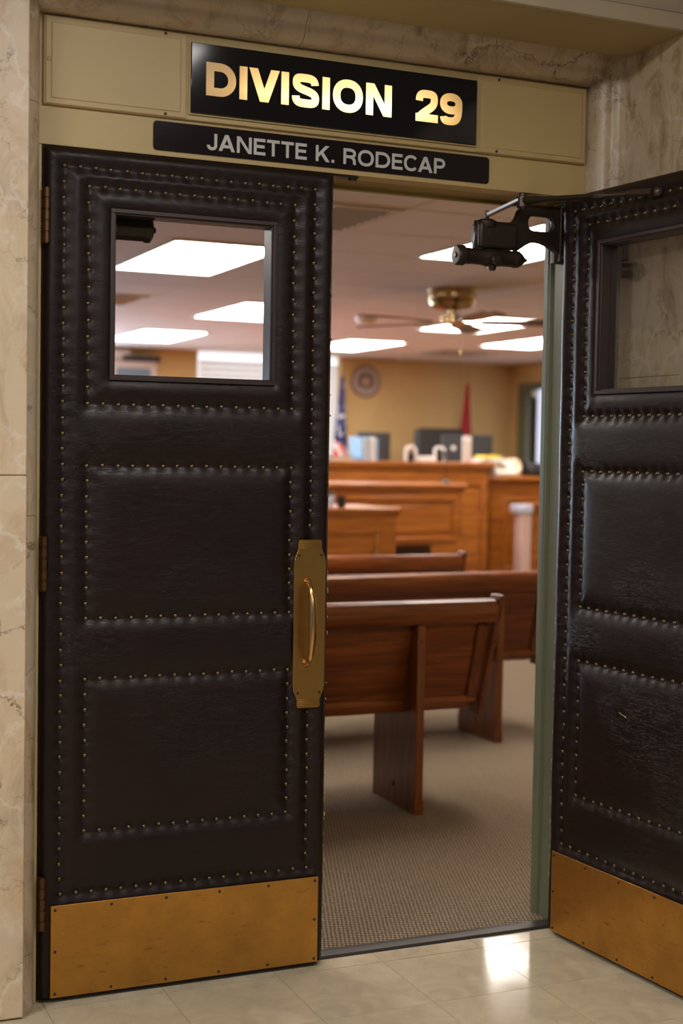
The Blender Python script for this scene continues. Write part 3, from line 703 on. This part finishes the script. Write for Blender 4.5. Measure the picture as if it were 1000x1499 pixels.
for ij in sorted(lights):
    x, y = cell(*ij); t = thing('ceiling_light', LLAB[ij], 'ceiling light', (x, y, CZ), group='courtroom ceiling light panels')
    inst('diffuser', lm, t, (0, 0, 0)); inst('panel_frame', lfm, t, (0, 0, 0))
VL = {(0, 2): 'louvred metal ceiling vent nearest the top of the open doorway', (0, 8): 'grey ceiling vent seen through the left door window', (7, 13): 'dark ceiling vent just past the ceiling fan'}
vm = mat('vent_metal', (.42, .42, .44), .35, metal=.3); vd = mat('vent_dark', (.05, .05, .05), .8)
for ij, lab in VL.items():
    x, y = cell(*ij); t = thing('ceiling_vent', lab, 'air vent', (x, y, CZ), group='ceiling vents')
    MB().box(.01, G-.01, .01, G-.01, .004, .010).build('vent_back', vd, t)
    v = MB(); ring_ = [(.01, G-.01, .01, .05), (.01, G-.01, G-.05, G-.01), (.01, .05, .05, G-.05), (G-.05, G-.01, .05, G-.05)]
    for a, b, c, d in ring_: v.box(a, b, c, d, -.010, .004)
    v.build('vent_frame', vm, t, bevel=.002)
    lv = MB().box(.05, G-.05, -.022, .022, -.0015, .0015).mesh('louvre', vm)
    for k in range(7): inst('louvre', lv, t, (0, .09+.07*k, -.004), (-.7, 0, 0))
sp = thing('sprinkler', 'small white ceiling sprinkler above the far wall seal', 'sprinkler', (5.45, 9.2, CZ))
MB().lathe([(.055, .0), (.05, -.012), (.02, -.02), (.018, -.04), (.035, -.045), (.0005, -.047)], seg=18).build('sprinkler_head', M['white'], sp, smooth=True)

sdt = thing('smoke_detector', 'white smoke detector on the ceiling left of the fan blades', 'smoke detector', (3.47, 5.72, CZ))
MB().lathe([(.075, 0), (.078, -.02), (.066, -.045), (.03, -.06), (.0005, -.06)], seg=24).build('detector_body', M['white'], sdt, smooth=True, angle=40)
MB().lathe([(.082, .0), (.082, -.008)], seg=24).build('detector_base', M['white'], sdt)

# ceiling fan
fn = thing('ceiling_fan', 'brass low-mounted ceiling fan with brown wooden blades', 'ceiling fan', (3.19, 3.90, CZ))
fb = mat('fan_brass', (.46, .33, .17), .25, metal=1)
MB().lathe([(.146, 0), (.146, -.012), (.140, -.022), (.142, -.030), (.138, -.058), (.141, -.064), (.136, -.072), (.128, -.100), (.105, -.118), (.06, -.126), (.04, -.128), (.0005, -.128)], seg=40).build('motor_housing', fb, fn, smooth=True, angle=30)
MB().lathe([(.028, -.128), (.028, -.150), (.062, -.156), (.066, -.162), (.066, -.172), (.060, -.178), (.060, -.196), (.050, -.206), (.02, -.210), (.0005, -.210)], seg=30).build('hub', fb, fn, smooth=True, angle=30)
fw = wood('fan_wood', (.05, .02, .008), (.10, .04, .014), (.15, .06, .02), 0)
bl = MB(); ol = [(.17, -.045), (.20, -.058), (.60, -.070), (.64, -.062), (.66, -.03), (.66, .03), (.64, .062), (.60, .070), (.20, .058), (.17, .045)]
bl.prism(ol, -.004, .004, 'z'); blm = bl.mesh('blade', fw); im = MB().prism([(.05, -.02), (.12, -.012), (.20, -.035), (.24, -.03), (.24, .03), (.20, .035), (.12, .012), (.05, .02)], -.003, .001, 'z').mesh('blade_iron', fb)
for k in range(5):
    a = math.radians(-24+72*k); ca, sa = math.cos(a), math.sin(a)
    b = inst('blade', blm, fn, (0, 0, -.195), (-.12, 0, a)); inst('blade_iron', im, b, (0, 0, -.005))
MB().tube([(.045, -.03, -.205), (.045, -.03, -.36)], .0025, 6).lathe([(.007, -.36), (.009, -.375), (.002, -.39)], (.045, -.03, 0), seg=8).build('pull_chain', fb, fn)

# ------------------------------------------------------------ pews
def pew(name, label, xr, xl, y, supports, group):
    t = thing(name, label, 'pew', (xr, y, 0), group=group)
    # local: x<=0 to the left, rear face at y=0 at the top, y grows towards the judge
    L = xl-xr
    def lean(z): return (.82-z)*.30
    o = .012
    def slant(z0, z1, x0, x1, th, off, name, m, par=t, bev=.004):
        p = [(lean(z0)+off, z0), (lean(z1)+off, z1), (lean(z1)+off+th, z1), (lean(z0)+off+th, z0)]
        return MB().prism(p, x0, x1, 'x').build(name, m, par, bevel=bev)
    slant(.375, .800, L, -.03, .018, .012, 'back_panel', M['oak'])
    slant(.375, .415, L, -.075, .014, -.002, 'bottom_rail', M['oak'])
    slant(.415, .720, -.078, -.030, .014, -.002, 'end_stile', M['oakz'])
    yy = lean(.77)
    MB().prism([(yy-.016, .728), (yy-.030, .745), (yy-.040, .790), (yy-.036, .812), (yy-.018, .824), (yy+.018, .822), (yy+.032, .800), (yy+.030, .74)], L, -.022, 'x').build('top_rail', M['oak'], t, bevel=.005)
    p = [(lean(.345)-.012, .345), (lean(.83)-.034, .838), (lean(.83)+.045, .838), (lean(.345)+.075, .345)]
    MB().prism(p, -.022, .0, 'x').build('end_cap', M['oakz'], t, bevel=.004)
    MB().prism([(.12, .40), (.12, .43), (.56, .455), (.575, .44), (.57, .41)], L, -.03, 'x').build('seat', M['oak'], t, bevel=.006)
    for sx in supports:
        x = sx-xr
        mb = MB().prism([(.0, .0), (.0, .728), (.045, .728), (.14, .44), (.38, .42), (.385, .0)], x-.017, x+.017, 'x')
        s = mb.build('support', M['oakz'], t, bevel=.003)
        MB().box(x-.018, x+.018, -.0015, .02, .0, .06).build('support_foot', M['oakz'], s, bevel=.001)
        MB().lathe([(.005, 0), (.005, -.002), (.002, -.003)], (x, 0, .665), 'y', 10).build('plug', M['screw'], s)
        MB().lathe([(.011, 0), (.011, -.003), (.006, -.004)], (x-.017, .19, .085), 'x', 12).build('plug', M['screw'], s)
    return t
pew('pew', 'nearest reddish oak pew seen from behind in the doorway', 2.055, -.9, 1.300, (1.715, .55, -.60), 'oak pews facing the bench')
pew('pew.001', 'second oak pew reaching the green jamb behind the nearest pew', 2.99, -.2, 2.370, (2.68, 1.60, .4), 'oak pews facing the bench')
pew('pew.002', 'farthest oak pew in front of the clerk desks, only its top rail showing', 3.06, -.2, 3.44, (2.75, 1.60, .4), 'oak pews facing the bench')

# ------------------------------------------------------------ bench and desks
def panelled(t, x0, x1, y, z0, z1, fields, name='front_panel', th=.03, par=None):
    MB().box(x0, x1, y, y+th, z0, z1).build(name, M['oak2'], t, bevel=.003)
    for a, b, c, d in fields:
        fr = MB(); ring(fr, a, b, c, d, .035, y-.016, y+.002); fr.build('moulding', M['oak2'], t, bevel=.006)
        MB().box(a+.075, b-.075, y-.010, y+.002, c+.075, d-.075).build('raised_field', M['oak2'], t, bevel=.008)
JB = thing('judge_bench', 'long tall orange oak judge bench below the monitors', 'bench')
YJ = 7.2
MB().box(1.6, 5.375, YJ-.045, YJ+.34, 1.270, 1.305).build('top_slab', M['oak2'], JB, bevel=.006)
MB().prism([(YJ-.035, 1.270), (YJ-.02, 1.235), (YJ, 1.225), (YJ, 1.27)], 1.6, 5.36, 'x').build('crown_moulding', M['oak2'], JB, bevel=.002)
panelled(JB, 1.6, 5.345, YJ, .003, 1.27, [(1.75, 3.0, .35, 1.14), (3.06, 5.29, .35, 1.14)])
MB().box(5.325, 5.345, YJ, YJ+.7, .003, 1.27).build('end_panel', M['oak2z'], JB, bevel=.003)
WS = thing('work_table', 'oak work table hidden behind the tall judge bench front', 'table')
MB().box(1.6, 6.3, 7.98, 9.0, 1.02, 1.05).build('table_top', M['oak2'], WS, bevel=.003)
for x in (1.6, 3.9, 6.24): MB().box(x, x+.06, 8.02, 8.96, .003, 1.02).build('side_panel', M['oak2z'], WS)
RC = thing('side_counter', 'lower oak counter right of the judge bench piled with papers', 'counter')
MB().box(5.38, 6.9, 7.30, 7.95, 1.150, 1.185).build('top_slab', M['oak2'], RC, bevel=.006)
panelled(RC, 5.35, 6.9, 7.36, .003, 1.15, [(5.56, 6.85, .35, 1.00)])
MB().box(5.35, 5.37, 7.36, 7.95, .003, 1.15).build('end_panel', M['oak2z'], RC)
DV = thing('partition', 'short oak partition with window glare painted on its end post before the side counter', 'partition')
MB().box(5.60, 7.0, 6.92, 6.98, .10, .93).build('panel', M['oak2'], DV, bevel=.004)
MB().box(5.58, 7.0, 6.88, 7.02, .93, .97).build('cap_rail', M['oak2'], DV, bevel=.006)
MB().box(5.58, 7.0, 6.90, 7.0, .003, .10).build('base_rail', M['oak2'], DV, bevel=.004)
pm = mat('post_window_glare', (.62, .42, .38), .22)  # window glare on glossy wood, put into the base colour
po = MB().box(5.47, 5.575, 6.88, 7.0, .003, .92).build('end_post', pm, DV, bevel=.01); po['label'] = 'shiny end post with window glare in its colour'
MB().box(5.435, 5.575, 6.86, 7.02, .885, .955).build('post_cap', mat('cap_window_glare', (.55, .58, .72), .3), DV, bevel=.01)  # bluish window glare carried in the cap colour as well
CD = thing('clerk_desk', 'oak clerk desk with moulded top projecting before the judge bench', 'desk')
YC = 6.2
MB().box(2.0, 4.56, YC-.03, YC+.62, 1.115, 1.143).build('top_slab', M['oak2'], CD, bevel=.006)
MB().prism([(YC-.02, 1.115), (YC-.005, 1.085), (YC+.01, 1.08), (YC+.01, 1.115)], 2.0, 4.545, 'x').build('moulding', M['oak2'], CD)
panelled(CD, 2.0, 4.535, YC, .675, 1.115, [(2.3, 3.3, .70, 1.05), (3.36, 4.49, .70, 1.05)])
MB().box(4.515, 4.535, YC+.03, YC+.6, .675, 1.115).build('end_panel', M['oak2z'], CD)
dkw = wood('kneehole_shade_oak', (.05, .02, .006), (.09, .032, .009), (.12, .045, .012), 0)  # shade of the open space under the desk, put into the oak colour
MB().box(2.0, 4.50, YC+.45, YC+.48, .003, .675).build('kneehole_shade_panel', dkw, CD)  # dark sheet standing for the shade below the desk front
for x in (2.05,): MB().box(x, x+.07, YC+.30, YC+.40, .003, .675).build('leg', dkw, CD, bevel=.003)
FD = thing('front_desk', 'nearer oak desk with a panelled front left in the doorway', 'desk')
YF = 5.2
MB().box(1.5, 3.51, YF-.03, YF+.7, .975, 1.002).build('top_slab', M['oak2'], FD, bevel=.006)
MB().prism([(YF-.02, .975), (YF-.006, .945), (YF+.005, .94), (YF+.005, .975)], 1.5, 3.50, 'x').build('moulding', M['oak2'], FD)
panelled(FD, 1.5, 3.485, YF, .003, .975, [(1.6, 2.3, .12, .86), (2.36, 3.36, .12, .86)])
MB().box(3.465, 3.485, YF+.03, YF+.68, .003, .975).build('end_panel', M['oak2z'], FD)

# ------------------------------------------------------------ things on the bench
def monitor(label, x, y, w_, h_, zc, rz, m='black', glare=None):
    t = thing('monitor', label, 'monitor', (x, y, 1.05), rz, group='computer monitors on the bench')
    z = zc-1.05
    MB().box(-w_/2, w_/2, -.02, .02, z-h_/2, z+h_/2).build('casing', M['black2'], t, bevel=.008)
    MB().prism([(-.10, 0), (.10, 0), (.10, .015), (-.10, .015)], -.12, .12, 'x').build('base', M[m], t, bevel=.003)
    MB().box(-.03, .03, .0, .025, .012, z).build('neck', M[m], t)
    MB().box(-w_/2+.015, w_/2-.015, .021, .023, z-h_/2+.015, z+h_/2-.015).build('screen', M['black'], t)
    return t
m1 = monitor('small dark monitor at the left beside the upright folders', 4.71, 8.25, .40, .33, 1.395, .30)
m2 = monitor('wide black monitor in front of the red flag at the bench right', 5.68, 8.25, .50, .30, 1.405, -.15)
MB().lathe([(.022, 0), (.022, -.003), (.0005, -.004)], (-.14, -.02, .38), 'y', 14).build('badge', M['white'], m2)
ch = thing('office_chair', 'black high-backed office chair behind the judge bench', 'chair', (5.84, 9.12, 0))
MB().prism(arc(.21, 0, .06, 0, 90, 4, .05)+arc(-.21, 0, .06, 90, 180, 4, .05)+[(-.27, -.56), (.27, -.56)], -.05, .05, 'y').build('backrest', M['black2'], ch, bevel=.03, loc=(0, 0, 1.575))
MB().box(-.26, .26, .02, .52, .90, .98).build('seat', M['black2'], ch, bevel=.03)
MB().lathe([(.03, .12), (.03, .90)], (0, .27, 0), seg=12).build('column', M['black'], ch)
for k in range(5):
    a = 2*PI*k/5; MB().tube([(0, .27, .14), (.28*math.cos(a), .27+.28*math.sin(a), .06)], [.025, .015], 8).lathe([(.025, .003), (.03, .03), (.025, .055)], (.28*math.cos(a), .27+.28*math.sin(a), 0), seg=10).build('caster_leg', M['black'], ch)
YO = 7.38; ZO = 1.305
wc = thing('white_cylinder', 'tall narrow white tube standing on the judge bench before the red flag', 'tube', (5.205, YO, ZO))
MB().lathe([(.040, 0), (.040, .21), (.036, .225), (.0005, .228)], seg=22).build('tube_body', mat('tube_plastic', (.50, .42, .38), .5), wc, smooth=True, angle=40)
MB().lathe([(.041, .195), (.041, .21)], seg=22, cap=False).build('tube_band', M['white'], wc)
og = thing('desk_organizer', 'low white tray with two hooped end stands on the judge bench', 'organizer', (4.84, YO, ZO))
MB().box(-.125, .05, -.05, .05, .0, .045).build('tray', M['white'], og, bevel=.008)
for x in (-.175, .10):
    MB().tube([(x-.045, 0, .0), (x-.045, 0, .10), (x-.03, 0, .122), (x+.03, 0, .122), (x+.045, 0, .10), (x+.045, 0, 0)], .012, 8).build('hoop', M['white'], og, smooth=True, angle=60)
    MB().box(x-.025, x+.025, -.02, .03, 0, .07).build('pad', M['black'], og, bevel=.004)
fo = thing('file_folders', 'upright blue and white folders leaning beside the small monitor', 'folders', (4.235, YO+.02, ZO))
for k, (m_, x) in enumerate((('bluefile', -.060), ('white', -.034), ('bluefile', -.010), ('paper', .014), ('white', .038), ('bluefile', .062))):
    MB().box(-.009, .009, -.10, .10, 0, .20-.012*(k % 2)).build('folder', M[m_], fo, loc=(x, 0, 0), rot=(0, -.10+.02*k, .15), bevel=.002)
bk = thing('book', 'dark closed book lying at the left end of the judge bench', 'book', (3.98, YO, ZO), .1)
MB().box(-.12, .12, -.09, .09, .0, .004).box(-.12, .12, -.09, .09, .030, .034).box(-.12, -.116, -.09, .09, 0, .034).build('cover', M['black2'], bk); MB().box(-.115, .112, -.085, .085, .004, .030).build('pages', M['tan'], bk)
mc = thing('microphone', 'thin gooseneck microphone rising above the upright folders', 'microphone', (4.32, 8.05, 1.05))
MB().tube([(0, 0, 0), (0, 0, .25), (0, -.02, .42), (0, -.05, .50)], .004, 6).build('gooseneck', M['black'], mc)
MB().lathe([(.0005, .0), (.012, .008), (.015, .03), (.011, .05), (.0005, .055)], (0, -.05, .49), seg=10).build('mic_head', M['black'], mc, smooth=True); MB().lathe([(.05, 0), (.05, .02), (.01, .03)], seg=16).build('mic_base', M['black'], mc)
mc = thing('microphone.001', 'thin gooseneck microphone standing on the clerk desk top', 'microphone', (4.52, YC+.25, 1.143))
MB().tube([(0, 0, 0), (0, 0, .12), (-.01, .02, .22)], .004, 6).build('gooseneck', M['black'], mc)
MB().lathe([(.0005, 0), (.011, .01), (.011, .035), (.0005, .045)], (-.01, .02, .21), seg=10).build('mic_head', M['black'], mc, smooth=True); MB().lathe([(.03, 0), (.028, .015), (.01, .03)], seg=16).build('mic_base', M['black'], mc)
yp = thing('paper_stack', 'stack of white papers topped by a yellow pad on the bench end', 'papers', (5.25, YO+.22, ZO), .1)
yp.location = (5.22, YO, ZO); yp.location.x = 5.26+.16
yp.location.x = 5.47; yp.location.y = 7.42; yp.location.z = 1.275
yp.location = (5.235+.22, YO+.04, ZO)
for k in range(4): MB().box(-.13, .13, -.10, .10, .009*k, .009*k+.008).build('sheet', M['paper'], yp, rot=(0, 0, .06*(k-1.5)))
MB().box(-.10, .07, -.09, .08, .037, .060).build('pad', M['yellow'], yp, bevel=.004)
pr_ = thing('paper_roll', 'white rolled papers on the left end of the side counter', 'papers', (5.55, 7.40, 1.185), .15)
for k, (yy, zz) in enumerate(((-.045, .03), (.02, .03), (-.01, .083))): MB().lathe([(.018, -.11), (.030, -.11), (.030, .11), (.018, .11)], (.02, yy, zz), 'x', 16, False).build('roll', M['paper'], pr_, smooth=True, angle=40)
bg = thing('paper_bag', 'crumpled cream paper bag on the side counter', 'bag', (5.79, 7.62, 1.185))
bgm = MB(); n_ = 14
bgm.lathe([(.085, 0), (.098, .03), (.09, .08), (.075, .12), (.08, .145), (.055, .15), (.0005, .13)], seg=n_); jr = random.Random(2)
bgm.v = [(x+jr.uniform(-.012, .012), y+jr.uniform(-.012, .012), max(0, z+jr.uniform(-.008, .008))) for x, y, z in bgm.v]; bgm.build('bag_body', mat('cream_bag', (.78, .62, .44), .8), bg)
bx = thing('telephone', 'black desk telephone on the side counter near the green jamb', 'telephone', (5.99, 7.50, 1.185))
MB().prism([(-.09, 0), (-.09, .06), (.09, .12), (.09, 0)], -.10, .12, 'x').build('base', M['black'], bx, bevel=.006); MB().tube([(-.08, -.07, .075), (-.08, -.05, .095), (-.08, .06, .135), (-.08, .08, .125)], [.022, .014, .014, .022], 10).build('handset', M['black2'], bx, smooth=True)
cp = thing('cup', 'small pale cup with dark lid on the nearer front desk', 'cup', (3.05, YF+.15, 1.002))
MB().lathe([(.028, 0), (.036, .085), (.034, .088)], seg=20).build('cup_body', mat('cup_blue', (.55, .65, .82), .4), cp, smooth=True, angle=40)
MB().lathe([(.037, .080), (.037, .092), (.03, .096), (.0005, .096)], seg=20).build('lid', M['black'], cp, smooth=True, angle=40)
st_ = thing('pencil_cup', 'small black cup in front of the pale cup on the nearer front desk', 'cup', (3.105, YF+.07, 1.002), .5)
MB().lathe([(.026, 0), (.030, .078), (.027, .078), (.024, .01), (.0005, .008)], seg=20).build('cup_body', M['black'], st_, smooth=True, angle=40)

# ------------------------------------------------------------ far wall things
se = thing('wall_seal', 'round state seal plaque on the tan far wall', 'plaque', (5.325, BY-.002, 2.10))
MB().lathe([(.165, 0), (.165, -.02), (.150, -.028), (.146, -.022)], axis='y', seg=48, cap=False).build('rim', mat('seal_rim', (.22, .12, .08), .4), se, smooth=True, angle=50)
MB().lathe([(.147, 0), (.147, -.018), (.092, -.018)], axis='y', seg=48, cap=False).build('band', mat('seal_band', (.45, .34, .33), .5), se)
MB().lathe([(.094, 0), (.094, -.019), (.0005, -.019)], axis='y', seg=40).build('field', mat('seal_field', (.10, .07, .05), .5), se)
MB().lathe([(.045, -.018), (.045, -.022), (.0005, -.022)], axis='y', seg=24).build('shield', mat('seal_shield', (.45, .30, .22), .5), se)
for s in (-1, 1):
    MB().prism([(s*.040, -.060), (s*.075, -.055), (s*.080, -.02), (s*.070, .02), (s*.074, .045), (s*.055, .058), (s*.045, .035), (s*.052, .0), (s*.038, -.03)], -.026, -.018, 'y').build('bear_figure', mat('seal_bear', (.20, .11, .06), .5), se)
MB().prism([(-.055, -.082), (.055, -.082), (.06, -.068), (-.06, -.068)], -.024, -.018, 'y').build('scroll', mat('seal_scroll', (.55, .48, .40), .5), se)
def star(x, y, rr): return [(x+(rr if k % 2 == 0 else rr*.42)*math.cos(math.radians(90+36*k)), y+(rr if k % 2 == 0 else rr*.42)*math.sin(math.radians(90+36*k))) for k in range(10)]
MB().prism(star(0, .070, .012), -.023, -.018, 'y').build('star', M['white'], se)
for k in range(24):
    a = 2*PI*k/24; MB().prism(star(.121*math.cos(a), .121*math.sin(a), .010), -.0205, -.018, 'y').build('letter_mark', mat('seal_mark', (.24, .17, .15), .5) if k == 0 else bpy.data.materials['seal_mark'], se)

def flag(name, label, x, y, m, ztop, h, wbot, pole_top, mast='gold'):
    t = thing(name, label, 'flag', (x, y, 0))
    gold = mat('gold_pole', (.40, .28, .10), .35, metal=.6)
    MB().lathe([(.13, .003), (.13, .03), (.05, .05), (.02, .06)], seg=20).build('base', gold, t, smooth=True)
    MB().lathe([(.012, .05), (.012, pole_top)], seg=10).build('pole', gold, t, smooth=True)
    MB().lathe([(.012, pole_top), (.02, pole_top+.01), (.016, pole_top+.03), (.010, pole_top+.04), (.014, pole_top+.06), (.0005, pole_top+.13)], seg=12).build('finial', gold, t, smooth=True)
    seg, nz = 48, 26; vs = []; fs = []
    for i in range(nz+1):
        q = i/nz; z = ztop-h*q; rr = .018+wbot*(q**.8)
        for j in range(seg):
            a = 2*PI*j/seg; k = 1+.30*math.sin(a*5+2*q)*min(1, q*2)
            vs.append((rr*k*math.cos(a)-.35*wbot*q, rr*k*.7*math.sin(a), z-.03*math.sin(a*2)*q))
    fs = [(i*seg+j, i*seg+(j+1) % seg, (i+1)*seg+(j+1) % seg, (i+1)*seg+j) for i in range(nz) for j in range(seg)]
    MB().add(vs, fs).build('cloth', m, t, smooth=True, angle=80)
    return t
red = mat('red_cloth', (.32, .006, .010), .7)
flag('flag', 'deep red flag draped on a gold-tipped pole at the far wall', 6.33, 9.45, red, 2.10, 1.05, .060, 2.16)
um = mat('flag_cloth', (.02, .03, .12), .7); n = N(um); sp_ = n.new('ShaderNodeSeparateXYZ'); n.link(n.tc.outputs['Object'], sp_.inputs[0])
vo = n.new('ShaderNodeTexVoronoi'); vo.inputs['Scale'].default_value = 16; n.link(n.mapping(), vo.inputs['Vector'])
stars = n.mix(n.ramp(vo.outputs['Distance'], [(.28, 1), (.33, 0)], 'CONSTANT'), (.012, .022, .11), (.62, .62, .66))
wv = n.new('ShaderNodeTexWave', bands_direction='X'); wv.inputs['Scale'].default_value = 4.5; n.link(n.mapping(rot=(0, .5, 0)), wv.inputs['Vector'])
stripes = n.mix(n.ramp(wv.outputs['Fac'], [(.45, 0), (.5, 1)], 'CONSTANT'), (.75, .72, .72), (.55, .02, .03))
n.color(n.mix(n.ramp(n.math('ADD', sp_.outputs[2], n.math('MULTIPLY', sp_.outputs[0], -1.2)), [(.0, 1), (1, 1)]), stripes, stars))
mixz = n.math('GREATER_THAN', n.math('ADD', sp_.outputs[2], n.math('MULTIPLY', sp_.outputs[0], .8)), 1.43)
n.color(n.mix(mixz, stripes, stars))
flag('flag.001', 'draped stars and stripes flag on a pole left of the wall seal', 4.90, 9.40, um, 2.12, 1.05, .055, 2.14)
# far right doorway in side wall
fd = thing('door_3', 'green framed doorway with pale blue pane on the far right wall', 'doorway', kind='structure')
MB().box(7.03, 7.10, 9.44, 9.62, 0, 2.13).box(7.03, 7.10, 8.45, 8.52, 0, 2.13).box(7.03, 7.10, 8.52, 9.44, 2.06, 2.13).build('frame', M['green_far'], fd, bevel=.004)
MB().box(7.12, 7.16, 9.37, 9.64, 0, 2.13).box(7.12, 7.16, 8.52, 9.37, 0, .25).build('door_stile', mat('dark_door', (.07, .03, .012), .4), fd)
MB().box(7.12, 7.14, 8.52, 9.37, .25, 2.06).build('pane', M['daypane'], fd)
MB().lathe([(.0005, -.06), (.035, -.04), (.04, 0), (.02, .02)], (7.10, 9.36, 2.02), 'x', 12).build('lamp_globe', M['white'], fd, smooth=True)
pf = thing('wall_unit', 'pale framed unit with grey screen seen low left in the left door window', 'wall unit', (2.9, BY, 0))
MB().box(-.27, .20, -.09, 0, 1.75, 2.22).build('frame', mat('pink_frame', (.60, .48, .44), .5), pf, bevel=.01)
MB().box(-.20, .13, -.10, -.085, 1.85, 2.14).build('screen', mat('unit_screen', (.16, .22, .28), .25), pf)
MB().box(-.14, .22, -.12, -.0, 2.205, 2.26).build('valance', M['black2'], pf, bevel=.005)
wx = thing('white_box', 'small white box mounted on the far wall above the framed unit', 'wall box', (2.75, BY, 0))
MB().box(-.08, .08, -.10, 0, 2.23, 2.31).build('cover', M['white'], wx, bevel=.01)
# hallway lamp bodies
for k, (x, y, z, e_) in enumerate(HALL):
    t = thing('hall_light', ['hall ceiling light fixture nearest the open right door', 'hall ceiling light fixture over the marble wall left of the doors', 'hall ceiling light fixture behind the camera'][k], 'ceiling light', (x, y, 2.93), group='hall ceiling lights')
    MB().box(-.6, .6, -.3, .3, -.05, 0).build('housing', M['white'], t, bevel=.004)
    MB().box(-.55, .55, -.25, .25, -.056, -.05).build('diffuser', M['hall_panel'], t)
